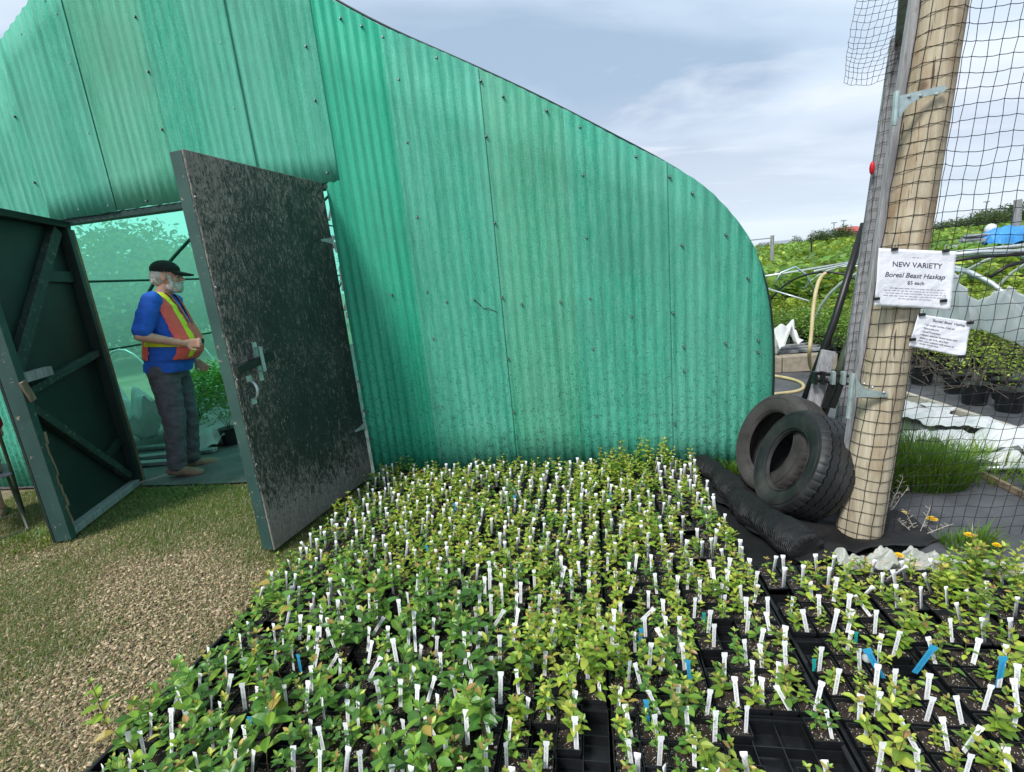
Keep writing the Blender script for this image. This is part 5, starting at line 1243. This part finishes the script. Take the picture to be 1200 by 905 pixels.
# bare hoop frames
def hoop_frame(lab, P, n, span, h, ax, r_, mats, extra=0.0, ridge_mat='pipe'):
    """P first hoop centre; ax = run direction * spacing"""
    t = thing('hoop_frame', lab, 'hoop frame', P); ax = Vector(ax); sd_ = Vector((ax.y, -ax.x, 0)).normalized()
    for i in range(n):
        g = MB(); pts = [ax * i + sd_ * (span / 2 * math.cos(math.pi * k_ / 18)) + Vector((0, 0, h * math.sin(math.pi * k_ / 18) ** 0.8)) for k_ in range(19)]; g.tube(pts, r_, 7); g.build('hoop', M[mats[i % len(mats)]], t, True)
    g = MB(); g.tube([-ax * 0.2 + Vector((0, 0, h + r_ * 2)), ax * (n - 0.8) + Vector((0, 0, h + r_ * 2))], r_, 7); g.build('ridge_pipe', M[ridge_mat], t, True); return t
p_ = at(962, 319, 7.9); hoop_frame('bare silver hoops with a ridge pipe between the greenhouse and the gate', (p_.x, p_.y, 0), 3, 1.7, p_.z, (1.0, 1.35, 0), 0.016, ['black_pipe', 'pipe', 'pipe'])
g = MB(); g.tube([at(896, 324, 9.5), at(935, 318, 9.6), at(1005, 306, 9.8)], 0.020, 7); g.cur = 0; tag(g.build('ridge_rail', M['pipe'], None, True), 'long white pipe rail running behind the gate', 'pipe')
g = MB(); g.tube([at(898, 338, 7.6), at(948, 353, 7.2)], 0.012, 6); tag(g.build('guy_pipe', M['pipe'], None, True), 'thin silver pipe slanting down beside the greenhouse', 'pipe')
g = MB(); g.tube([at(x, y, 8.6) for x, y in ((908, 332), (915, 320), (932, 313), (945, 322), (954, 342))], 0.018, 7); tag(g.build('loose_hoop', M['steel'], None, True), 'grey hoop bent over behind the tan hose', 'hoop')
p_ = at(1160, 297, 6.2)
t = hoop_frame('large bare hoop frame seen through the net on the right', (p_.x - 0.9, p_.y - 0.15, 0), 4, 2.6, p_.z, (0.95, 0.35, 0), 0.02, ['pipe', 'steel', 'pipe', 'pipe'])
for (pp, m_, lab) in ((((1112, 299), (1150, 295), (1215, 294)), 'pipe', 'white pipe rail across the top of the right-hand hoops'), (((1108, 307), (1150, 301), (1215, 297)), 'black_pipe', 'black pipe just under the white rail'), (((1106, 316), (1130, 318), (1160, 333), (1205, 362)), 'steel', 'bowed grey pipe in front of the hoop frame'), (((1160, 325), (1180, 312), (1215, 303)), 'black_pipe', 'dark hoop pipe curving up at the right edge')):
    g = MB(); g.tube([at(x, y, 5.4) for x, y in pp], 0.017, 7); tag(g.build('frame_pipe', M[m_], None, True), lab, 'pipe')
def drape(poly_top, poly_bot, Y, lab, seed):
    n = len(poly_top) - 1
    def f(u, v_):
        k_ = min(int(u * n), n - 1); s_ = u * n - k_; a_ = Vector(poly_top[k_]).lerp(Vector(poly_top[k_ + 1]), s_); b_ = Vector(poly_bot[k_]).lerp(Vector(poly_bot[k_ + 1]), s_); q = a_.lerp(b_, v_)
        p = at(q.x, q.y, Y + 0.25 * v_); p.y += 0.05 * noise.noise(Vector((u * 6, v_ * 2, seed))) + 0.02 * math.sin(u * 30 + v_ * 4); return p
    return tag(grid_surface(f, 40, 20, 'row_cover_cloth', M['hung_cover'], None, 0.002), lab, 'cloth')
drape([(1078, 318), (1100, 314), (1118, 318), (1128, 335), (1146, 353)], [(1076, 380), (1100, 381), (1125, 384), (1140, 386), (1150, 388)], 4.6, 'white cloth sagging from the hoops behind the signs', 1)
drape([(1146, 353), (1165, 343), (1184, 335), (1200, 346), (1225, 356)], [(1130, 374), (1150, 386), (1170, 394), (1200, 406), (1225, 412)], 4.65, 'white cloth hanging in a swag at the right edge', 2)
# boards, sheeting and pipes on the ground to the right
g = MB(); g.board(atz(1058, 464, 0.07), atz(1192, 508, 0.07), 0.09, 0.04, (0, 0, 1)); o = g.build('bed_edging_board', M['pale_wood']); bevel(o, 0.004); tag(o, 'long pale board edging the bed of potted shrubs', 'board')
for (px, py, sx, sy, rot, sd_, lab) in ((1105, 497, 0.9, 0.28, -1.0, 1, 'white crumpled sheet beside the pale board'), (1165, 522, 1.0, 0.36, -0.3, 2, 'bright white crumpled sheet at the right edge'), (1190, 545, 0.9, 0.22, -0.2, 3, 'lowest fold of white sheeting at the right edge'), (1075, 482, 0.5, 0.18, -1.1, 6, 'strip of white sheet next to the round post')):
    crumple('white_sheet', atz(px, py, 0.04), sx, sy, 0.09, 'row_cover', lab, 'plastic sheet', sd_, rot, 0.001, 4.5)
g = MB(); g.tube([atz(1148, 549, 0.06), atz(1215, 547, 0.08)], 0.014, 8); tag(g.build('ground_pipe', M['pipe'], None, True), 'short silver pipe lying on the ground at the right', 'pipe')
g = MB(); g.board(atz(1150, 555, 0.05), atz(1212, 586, 0.05), 0.035, 0.02, (0, 0, 1)); tag(g.build('rusty_bar', M['peel_wood']), 'rusty brown bar lying below the silver pipe', 'bar')
# pile under tarp on the right skyline
t = thing('tarp_pile', 'pile of grey hoses and blue tarpaulin near the right edge of the field', 'pile', at(1178, 292, 16)); L0 = t.location.copy()
rg = random.Random(8)
for k_ in range(14):
    px = rg.uniform(1140, 1205); py = rg.uniform(277, 294) if px > 1160 else rg.uniform(286, 297)
    g = MB(); c_ = at(px, py, 16 + rg.uniform(-.5, .5)) - L0; L_ = rg.uniform(0.5, 1.1); tl = rg.uniform(-0.1, 0.35)
    for q in range(7):
        o_ = Vector((0, rg.uniform(-.12, .12), rg.uniform(-.12, .12))); g.tube([c_ + o_ + Vector((-L_, 0, -tl * L_)), c_ + o_ * 0.7 + Vector((0, 0, 0.05)), c_ + o_ + Vector((L_, 0.1, tl * L_ * 0.6))], 0.05, 6)
    g.build('hose_bundle', M['grey_tarp'] if k_ % 3 else M['black_plastic'], t, True)['kind'] = 'stuff'
for k_, (x, y, sx, sz) in enumerate(((1188, 276, 0.8, 0.42), (1203, 288, 0.85, 0.4), (1184, 292, 0.55, 0.25), (1212, 280, 0.6, 0.5))):
    c_ = at(x, y, 15.6) - L0
    def tf(u, v_): 
        X_ = (u - .5) * 2; Y_ = (v_ - .5) * 2; hgt = max(0, 1 - X_ * X_) ** 0.5 * max(0, 1 - Y_ * Y_) ** 0.5
        return c_ + Vector((X_ * sx, Y_ * 0.5, sz * (hgt - 0.4) + 0.16 * noise.noise(Vector((X_ * 3 + k_ * 5, Y_ * 3, 1))) + 0.07 * noise.noise(Vector((X_ * 9, Y_ * 8, k_)))))
    grid_surface(tf, 22, 12, 'tarpaulin', M['blue_tarp'], t, 0.01, False)
g = MB(); g.ball(at(1161, 269, 16) - L0, (0.14, 0.14, 0.16), 10, 7); g.build('white_drum', M['white_wall'], t, True)
# block planter, hose and white bag by the greenhouse corner
c = atz(925, 435, 0.03); t = thing('block_planter', 'tan block-walled planter box beside the greenhouse corner', 'planter', c)
for k_ in range(2): g = MB(); g.box((-0.42 + 0.62 * k_, 0, 0.10), (0.61, 0.16, 0.20)); o = g.build('block', M['concrete'], t); bevel(o, 0.01)
for k_ in range(3): g = MB(); g.board((-0.6, 0.15 + 0.16 * k_, 0.20), (0.5, 0.2 + 0.2 * k_, 0.22), 0.07, 0.03, (0, 1, 0)); g.build('slat', M['grey_wood'], t)
crumple('white_bag', atz(908, 417, 0.2), 0.5, 0.35, 0.42, 'row_cover', 'white crumpled bag beside the greenhouse corner', 'bag', 12, 0.2, 0.001, 3)
g = MB(); pts = [at(*q) for q in ((968, 320, 6.0), (962, 324, 6.0), (957, 336, 5.9), (953, 360, 5.8), (951, 390, 5.7), (948, 415, 5.6))]; pts += [atz(949, 430, 0.12), atz(955, 440, 0.05), atz(962, 445, 0.05)]; 
def smooth_pts(P, k_=3):
    P = [Vector(p) for p in P]
    for _ in range(k_): P = [P[0]] + [q for a_, b_ in zip(P, P[1:]) for q in (a_.lerp(b_, 0.25), a_.lerp(b_, 0.75))] + [P[-1]]
    return P
g.tube(smooth_pts(pts), 0.020, 8); tag(g.build('garden_hose', M['hose'], None, True), 'tan hose arching down over the green bushes', 'hose')
g = MB(); g.tube(smooth_pts([atz(*q, 0.045) for q in ((885, 438), (912, 441), (935, 446), (944, 453), (936, 459), (905, 462), (880, 466))]), 0.018, 8); tag(g.build('garden_hose', M['hose'], None, True), 'tan hose looping on the dark ground cloth', 'hose')

# ------------------------------------------------------------ inside the greenhouse
def sack(c, sx, sy, h, lab, seed, mat='row_cover'): return crumple('white_sack', c, sx, sy, h, mat, lab, 'sack', seed, 0.3, 0.001, 2.2)
sack(atz(160, 520, 0.03), 0.7, 0.7, 0.55, 'white plastic heap behind the left door', 21)
sack(atz(243, 522, 0.03), 0.55, 0.4, 0.30, 'white plastic sheet on the floor behind the man', 22)
t = thing('low_hoops', 'small white hoops standing inside the greenhouse behind the man', 'hoops', atz(165, 500, 0.02)); 
for k_ in range(3):
    g = MB(); g.tube([(0.45 * math.cos(math.pi * i / 14) + k_ * 0.35, k_ * 0.7, 1.05 * math.sin(math.pi * i / 14) ** 0.7) for i in range(15)], 0.011, 6); g.build('hoop', M['pipe'], t, True)
rg = random.Random(4)
for k_, (px, py, sc) in enumerate(((243, 512, 1.1), (256, 508, 1.2), (266, 500, 1.2), (250, 496, 1.3), (272, 520, 1.0), (236, 500, 1.2))):
    p = atz(px, py, 0.02); t = thing('potted_shrub', 'leafy potted plant inside the greenhouse, %s to the right of the man' % ('lowest', 'second', 'third', 'fourth', 'farthest', 'nearest')[k_], 'shrub', p, 0, 'potted plants inside the greenhouse'); inst('pot', bigpot, t)
    m = Matrix.Translation((0, 0, 0.16)) @ Matrix.Scale(sc, 4); inst('foliage', SHM[3 + k_ % 2][0], t, m); inst('stem', SHM[3 + k_ % 2][1], t, m)
for k_, (px, py) in enumerate(((140, 548), (205, 523), (170, 536))):
    g = MB(); p = atz(px, py, 0.05); g.board(p + Vector((-0.6, -0.05 * k_, 0)), p + Vector((0.7, 0.15, 0)), 0.09, 0.035, (0, 1, 0)); tag(bevel(g.build('floor_board', M['grey_wood']), 0.003), 'grey board on the greenhouse floor, %s of three' % ('nearest', 'farthest', 'middle')[k_], 'board')

# ------------------------------------------------------------ people
def cap_(mb_, a_, b_, r0, r1, n=12, e=4):
    """tapered capsule"""
    a_ = Vector(a_); b_ = Vector(b_); d_ = (b_ - a_); L_ = d_.length; d_.normalize(); pts = []; rs = []
    for i in range(e): t = math.pi / 2 * i / e; pts.append(a_ - d_ * r0 * math.cos(t)); rs.append(max(0.0008, r0 * math.sin(t)))
    for i in range(5): t = i / 4; pts.append(a_ + d_ * L_ * t); rs.append(r0 + (r1 - r0) * t)
    for i in range(1, e + 1): t = math.pi / 2 * i / e; pts.append(b_ + d_ * r1 * math.sin(t)); rs.append(max(0.0008, r1 * math.cos(t)))
    mb_.tube(pts, rs, n)
def loft(mb_, secs, n=28):
    """closed loft of (z, cx, cy, rx, ry) rings, superellipse-ish"""
    vs = []; fs = []
    for z, cx, cy, rx, ry in secs:
        for k_ in range(n):
            a_ = 2 * math.pi * k_ / n; c_, s_ = math.cos(a_), math.sin(a_); vs.append((cx + rx * math.copysign(abs(c_) ** 0.88, c_), cy + ry * math.copysign(abs(s_) ** 0.88, s_), z))
    N = len(secs)
    for i in range(N - 1):
        for k_ in range(n): fs.append((i * n + k_, i * n + (k_ + 1) % n, (i + 1) * n + (k_ + 1) % n, (i + 1) * n + k_))
    fs.append(tuple(range(n - 1, -1, -1))); fs.append(tuple(range((N - 1) * n, N * n))); mb_.add(vs, fs)
def remesh(mb_, name, vox, mats, parent, smooth_it=4, paint=None, keep=None, disp=None):
    o = mb_.build('tmp', mats[0]); m = o.modifiers.new('r', 'REMESH'); m.mode = 'VOXEL'; m.voxel_size = vox
    s_ = o.modifiers.new('s', 'SMOOTH'); s_.iterations = smooth_it; s_.factor = 0.5
    dg = bpy.context.evaluated_depsgraph_get(); me = bpy.data.meshes.new_from_object(o.evaluated_get(dg)); bpy.data.objects.remove(o); me.name = name
    me.materials.clear()
    for q in mats: me.materials.append(q)
    bm = bmesh.new(); bm.from_mesh(me)
    if disp:
        bm.normal_update()
        for v in bm.verts: v.co = v.co + v.normal * disp(v.co)
    for f_ in bm.faces:
        f_.smooth = True; f_.material_index = paint(f_.calc_center_median()) if paint else 0
    if keep: bmesh.ops.delete(bm, geom=[f_ for f_ in bm.faces if not keep(f_.calc_center_median())], context='FACES')
    bm.to_mesh(me); bm.free()
    o = bpy.data.objects.new(name, me); col.objects.link(o); o.parent = parent; return o
def fold(sc, amp, sx=1.0):
    return lambda p: amp * (noise.noise(Vector((p.x * sc, p.y * sc, p.z * sc * 1.6))) + 0.6 * noise.noise(Vector((p.x * sc * 2.3 + 9, p.y * sc * 2.3, p.z * sc * 3.5))))
# the man: local X = the way he faces, Y = his left, Z up, 1.80 m without the cap
man = thing('person', 'grey-bearded man in black cap, blue T-shirt and orange-yellow safety vest in the doorway', 'person', atz(211, 556, 0.0))
man.location.z = 0.03
_vd = Vector((man.location.x, man.location.y, 0)).normalized()
man.rotation_mode = 'QUATERNION'; man.rotation_quaternion = (Matrix.Rotation(R(7.5), 4, _vd) @ Matrix.Rotation(R(22), 4, 'Z')).to_quaternion(); man.scale = (1.08, 1.08, 1.06)
def arm_pts(side):
    if side < 0: return (0.0, -0.185, 1.48), (-0.05, -0.30, 1.20), (0.20, -0.20, 1.135)      # near arm, hand held on the belly
    return (0.0, 0.185, 1.48), (-0.03, 0.27, 1.20), (0.10, 0.27, 0.96)
TORSO = [(0.90, -0.01, 0, 0.135, 0.175), (0.98, 0.01, 0, 0.155, 0.19), (1.06, 0.045, 0, 0.185, 0.198), (1.15, 0.055, 0, 0.19, 0.198), (1.25, 0.035, 0, 0.168, 0.192), (1.35, 0.012, 0, 0.145, 0.19), (1.44, -0.005, 0, 0.122, 0.185), (1.50, -0.012, 0, 0.095, 0.15), (1.545, -0.012, 0, 0.065, 0.09)]
def legs(mb_, g_=0.0, foot=True):
    for s_, fx, fy in ((-1, 0.03, -0.10), (1, 0.06, 0.115)):
        hip = Vector((-0.01, s_ * 0.092, 0.90)); kn = Vector((0.03 + fx * 0.5, s_ * 0.105, 0.49)); an = Vector((fx, fy, 0.09))
        cap_(mb_, hip, kn, 0.098 + g_, 0.067 + g_, 16); cap_(mb_, kn, an, 0.066 + g_, 0.048 + g_ * 1.2, 16)
def hand(mb_, wrist, fwd, palm_n, s_):
    """palm and five fingers; fwd along the hand, palm_n out of the palm, s_ = side the thumb leaves"""
    wrist = Vector(wrist); fwd = Vector(fwd).normalized(); pn = Vector(palm_n); pn = (pn - fwd * pn.dot(fwd)).normalized(); ac = fwd.cross(pn) * s_
    for t in (-0.026, -0.009, 0.009, 0.025): cap_(mb_, wrist + fwd * 0.012 + ac * t * 0.7, wrist + fwd * 0.085 + ac * t * 1.15, 0.013, 0.012, 8)
    for t, L_ in ((0.030, 0.070), (0.011, 0.080), (-0.009, 0.074), (-0.028, 0.058)):
        p = wrist + fwd * 0.09 + ac * t * 1.1; d_ = (fwd * 0.8 + pn * 0.6).normalized(); q = p + d_ * L_ * 0.45; d2_ = (fwd * 0.05 + pn).normalized(); r2_ = q + d2_ * L_ * 0.33; d3_ = (-fwd * 0.55 + pn * 0.6).normalized(); e_ = r2_ + d3_ * L_ * 0.26
        cap_(mb_, p, q, 0.0098, 0.009, 8, 3); cap_(mb_, q, r2_, 0.009, 0.0083, 8, 3); cap_(mb_, r2_, e_, 0.0083, 0.0075, 8, 3)
    p = wrist + fwd * 0.03 + ac * 0.026; q = p + (fwd * 0.6 + ac * 0.75 + pn * 0.3).normalized() * 0.042; e_ = q + (fwd * 0.8 + pn * 0.55 + ac * 0.1).normalized() * 0.034
    cap_(mb_, p, q, 0.0125, 0.0108, 8, 3); cap_(mb_, q, e_, 0.0108, 0.0092, 8, 3)
HY = R(8)                                      # head turned a little to his left
HR = Matrix.Rotation(HY, 3, 'Z'); HC = Vector((0.045, 0, 1.675))
def hp(x, y, z): return HC + HR @ Vector((x, y, z))
b = MB()
loft(b, [(z, cx, cy, rx * 0.92, ry * 0.92) for z, cx, cy, rx, ry in TORSO]); legs(b)
cap_(b, (-0.005, 0, 1.50), (0.03, 0, 1.60), 0.062, 0.056, 16)
b.ball(hp(-0.012, 0, 0.028), (0.098, 0.076, 0.100), 20, 14); b.ball(hp(0.025, 0, -0.035), (0.072, 0.060, 0.082), 18, 12)
cap_(b, hp(0.055, 0, -0.085), hp(0.068, 0, -0.088), 0.030, 0.022, 12)
cap_(b, hp(0.088, 0, 0.022), hp(0.108, 0, -0.012), 0.010, 0.014, 10, 3); b.ball(hp(0.112, 0, -0.018), (0.014, 0.015, 0.011), 10, 7)
cap_(b, hp(0.083, -0.038, 0.030), hp(0.083, 0.038, 0.030), 0.010, 0.010, 10, 3)
for s_ in (-1, 1):
    b.ball(hp(-0.005, s_ * 0.078, -0.008), (0.020, 0.010, 0.032), 12, 8); cap_(b, hp(0.07, s_ * 0.04, -0.015), hp(0.075, s_ * 0.03, -0.02), 0.018, 0.014, 10, 3)
    sh_, el, wr = arm_pts(s_); cap_(b, sh_, el, 0.052, 0.042, 14); cap_(b, el, wr, 0.043, 0.027, 14)
    fd = (Vector(wr) - Vector(el)).normalized(); hand(b, wr, (fd + Vector((0.1, 0, 0.25))).normalized(), (-0.35, -s_ * -0.9, 0.2), 1 if s_ < 0 else -1)
remesh(b, 'body', 0.0075, [M['skin']], man, 2)
for s_ in (-1, 1):
    g = MB(); g.ball(hp(0.080, s_ * 0.030, 0.010), (0.010, 0.013, 0.009), 10, 7); g.build('eye', M['white_wall'], man, True); g = MB(); g.ball(hp(0.0885, s_ * 0.031, 0.010), (0.003, 0.005, 0.005), 8, 6); g.build('iris', M['cap'], man, True)
g = MB(); cap_(g, hp(0.096, -0.02, -0.052), hp(0.096, 0.02, -0.052), 0.005, 0.005, 8, 3); g.build('mouth', M['vest_pink'], man, True)
# beard, hair
b = MB(); b.ball(hp(0.040, 0, -0.075), (0.072, 0.066, 0.052), 16, 10); cap_(b, hp(0.07, -0.03, -0.095), hp(0.07, 0.03, -0.095), 0.032, 0.032, 12); cap_(b, hp(0.100, -0.022, -0.038), hp(0.100, 0.022, -0.038), 0.010, 0.010, 8)
for s_ in (-1, 1): cap_(b, hp(0.03, s_ * 0.062, 0.0), hp(0.05, s_ * 0.056, -0.07), 0.015, 0.020, 10)
remesh(b, 'beard', 0.006, [M['hair']], man, 1, disp=lambda p: 0.004 * noise.noise(p * 90))
b = MB(); b.ball(hp(-0.035, 0, 0.012), (0.085, 0.080, 0.075), 18, 12); b.ball(hp(-0.06, 0, -0.03), (0.055, 0.066, 0.045), 16, 10)
remesh(b, 'hair', 0.006, [M['hair']], man, 1, disp=lambda p: 0.004 * noise.noise(p * 80))
b = MB()
for t in (0,): b.ball(hp(-0.010, 0, 0.062), (0.108, 0.088, 0.078), 22, 14)
hq = HR.inverted()
remesh(b, 'cap_crown', 0.007, [M['cap']], man, 1, keep=lambda p: (hq @ (p - HC)).z > 0.040)
g = MB(); n = 14; vs = []
for i in range(n + 1):
    a_ = -1.15 + 2.3 * i / n
    vs.append(hp(0.088 * math.cos(a_) * 1.0, 0.080 * math.sin(a_), 0.055)); vs.append(hp(0.088 * math.cos(a_) + 0.105 * max(0, math.cos(a_ * 1.05)), 0.084 * math.sin(a_), 0.032 - 0.012 * abs(math.sin(a_))))
g.add(vs, [(2 * i, 2 * i + 1, 2 * i + 3, 2 * i + 2) for i in range(n)]); o = g.build('cap_visor', M['cap'], man, True); m_ = o.modifiers.new('s', 'SOLIDIFY'); m_.thickness = 0.008
g = MB(); g.ball(hp(0.078, -0.02, 0.092), (0.012, 0.026, 0.010), 10, 6, HR.to_3x3()); g.build('cap_emblem', M['bark'], man, True)
# shirt
def shirt_mb(gr=0.012):
    b = MB(); loft(b, [(0.885, -0.008, 0, 0.155, 0.198)] + [(z, cx, cy, rx + gr * 0.6, ry + gr * 0.6) for z, cx, cy, rx, ry in TORSO[1:]])
    for s_ in (-1, 1):
        sh_, el, wr = [Vector(q) for q in arm_pts(s_)]; cap_(b, sh_, sh_.lerp(el, 0.86), 0.072, 0.070, 16)
    cap_(b, (-0.12, 0, 1.43), (-0.05, 0, 1.50), 0.03, 0.05)
    return b
remesh(shirt_mb(), 'shirt', 0.010, [M['shirt']], man, 3, disp=fold(9, 0.008), keep=lambda p: p.z > 0.895 and not ((p.x ** 2 * 0.9 + p.y ** 2) < 0.0034 and p.z > 1.52))
# vest
def vest_paint(p):
    front = p.x > 0.0
    d_ = abs(p.y)
    if 1.11 < p.z < 1.175 and abs(p.x - 0.04) < 0.13 and d_ > 0.12: return 1          # waist side tabs
    if 0.088 < d_ < 0.132 and p.z > 1.02: return 1                                       # stripes over the shoulders
    if abs(p.z - 1.145) < 0.02 and front: return 2                                      # black elastic
    if p.z > 1.30 and front and abs(d_ - (0.05 + (p.z - 1.25) * 0.10)) < 0.009: return 2
    return 0
def vest_keep(p):
    d_ = abs(p.y)
    if p.z < 1.0: return False
    if 1.105 < p.z < 1.185: return True
    if d_ > 0.20: return False
    if p.x > 0 and d_ < 0.012 + (p.z - 1.28) * 0.16 and p.z > 1.28: return False
    if p.z < 1.43 and -0.05 < p.x - 0.0 < 0.035: return False
    if (p.x + 0.0) ** 2 + p.y ** 2 < 0.0048 and p.z > 1.5: return False
    return True
b = MB(); loft(b, [(0.98, 0.014, 0, 0.180, 0.215)] + [(z, cx, cy, rx + 0.020, ry + 0.022) for z, cx, cy, rx, ry in TORSO[2:]])
o = remesh(b, 'safety_vest', 0.008, [M['vest_pink'], M['vest_yellow'], M['black_cloth']], man, 2, paint=vest_paint, keep=vest_keep, disp=fold(8, 0.005)); m_ = o.modifiers.new('s', 'SOLIDIFY'); m_.thickness = 0.004
# jeans, belt, shoes
b = MB(); legs(b, 0.016); loft(b, [(0.84, -0.01, 0, 0.125, 0.178), (0.93, -0.01, 0, 0.140, 0.186), (0.965, -0.008, 0, 0.142, 0.186)])
remesh(b, 'jeans', 0.010, [M['jeans']], man, 2, disp=fold(11, 0.009), keep=lambda p: p.z > 0.045)
for s_, fx, fy in ((-1, 0.03, -0.10), (1, 0.06, 0.115)):
    b = MB(); a_ = -s_ * -0.22; d_ = Vector((math.cos(a_), math.sin(a_), 0)); c0 = Vector((fx, fy, 0))
    cap_(b, c0 + d_ * -0.05 + Vector((0, 0, 0.040)), c0 + d_ * 0.14 + Vector((0, 0, 0.032)), 0.042, 0.040, 14); cap_(b, c0 + Vector((0, 0, 0.05)), c0 + Vector((0, 0, 0.10)), 0.045, 0.045, 14); cap_(b, c0 + d_ * 0.10 + Vector((0, 0, 0.030)), c0 + d_ * 0.19 + Vector((0, 0, 0.026)), 0.040, 0.032, 14)
    remesh(b, 'shoe', 0.008, [M['shoe']], man, 2, keep=lambda p: p.z > 0.001)

# seated person mostly cut off at the left edge, on a folding chair
sp_ = atz(-14, 628, 0.0); SX = sp_.x; SY = sp_.y
per = thing('person', 'seated person in red top, mostly cut off at the left edge behind the green door', 'person', (SX, SY, 0)); per.rotation_euler = (0, 0, R(150))
ch = thing('folding_chair', 'grey metal folding chair at the left edge under the seated person', 'chair', (SX, SY, 0)); ch.rotation_euler = (0, 0, R(150))
b = MB(); TS = [(0.46, 0, 0, 0.12, 0.17), (0.56, 0.01, 0, 0.13, 0.17), (0.70, 0.03, 0, 0.125, 0.165), (0.85, 0.02, 0, 0.115, 0.17), (0.98, 0.0, 0, 0.10, 0.175), (1.05, 0, 0, 0.07, 0.12)]
def sbody(b, gr=0.0, up=True, lo=True):
    if up: loft(b, [(z, x, y, rx + gr, ry + gr) for z, x, y, rx, ry in TS])
    if lo:
        for s_ in (-1, 1): cap_(b, (0.0, s_ * 0.09, 0.53), (0.42, s_ * 0.10, 0.52), 0.088 + gr, 0.062 + gr); cap_(b, (0.42, s_ * 0.10, 0.50), (0.40, s_ * 0.10, 0.09), 0.058 + gr, 0.042 + gr)
sbody(b); cap_(b, (0, 0, 1.05), (0.02, 0, 1.15), 0.055, 0.05); b.ball((0.03, 0, 1.24), (0.095, 0.075, 0.115), 18, 12); b.ball((0.12, 0, 1.22), (0.015, 0.013, 0.02), 8, 6)
for s_ in (-1, 1):
    cap_(b, (0, s_ * 0.19, 1.0), (0.05, s_ * 0.22, 0.72), 0.045, 0.036); cap_(b, (0.05, s_ * 0.22, 0.72), (0.28, s_ * 0.14, 0.63), 0.036, 0.026); hand(b, (0.28, s_ * 0.14, 0.63), (1, -s_ * 0.3, -0.1), (0, 0, -1), -s_); b.ball((0.02, s_ * 0.075, 1.23), (0.018, 0.01, 0.03), 8, 6)
remesh(b, 'body', 0.010, [M['skin']], per, 2)
b = MB(); sbody(b, 0.014, True, False)
for s_ in (-1, 1): cap_(b, (0, s_ * 0.19, 1.0), (0.04, s_ * 0.215, 0.80), 0.062, 0.056)
remesh(b, 'red_top', 0.012, [M['red_shirt']], per, 2, keep=lambda p: 0.56 < p.z < 1.06)
b = MB(); sbody(b, 0.016, False, True); loft(b, [(0.455, -0.01, 0, 0.14, 0.185), (0.60, 0, 0, 0.145, 0.188)]); remesh(b, 'trousers', 0.012, [M['pink_cloth']], per, 2, keep=lambda p: p.z > 0.30)
b = MB(); b.ball((0.015, 0, 1.275), (0.105, 0.085, 0.10), 16, 10); remesh(b, 'hair', 0.01, [M['hair']], per, 1, keep=lambda p: p.z > 1.25 or p.x < 0.0)
for s_ in (-1, 1): b = MB(); cap_(b, (0.36, s_ * 0.10, 0.04), (0.55, s_ * 0.12, 0.035), 0.042, 0.036); remesh(b, 'shoe', 0.01, [M['shoe']], per, 1)
g = MB(); g.box((0.08, 0, 0.435), (0.42, 0.44, 0.025)); bevel(g.build('seat', M['grey_tarp'], ch), 0.01)
g = MB(); g.box((-0.20, 0, 0.82), (0.02, 0.42, 0.18), (0, -0.15, 0)); bevel(g.build('backrest', M['grey_tarp'], ch), 0.01)
for s_ in (-1, 1):
    g = MB(); g.tube([(-0.24, s_ * 0.22, 0.90), (-0.10, s_ * 0.22, 0.44), (0.27, s_ * 0.22, 0.0)], 0.011, 8); g.build('leg', M['olive_pipe'], ch); g = MB(); g.tube([(0.20, s_ * 0.20, 0.42), (-0.24, s_ * 0.20, 0.0)], 0.011, 8); g.build('leg', M['olive_pipe'], ch)
for x_, z_ in ((-0.24, 0.02), (0.27, 0.02)): g = MB(); g.tube([(x_, -0.21, z_), (x_, 0.21, z_)], 0.010, 8); g.build('cross_bar', M['olive_pipe'], ch)
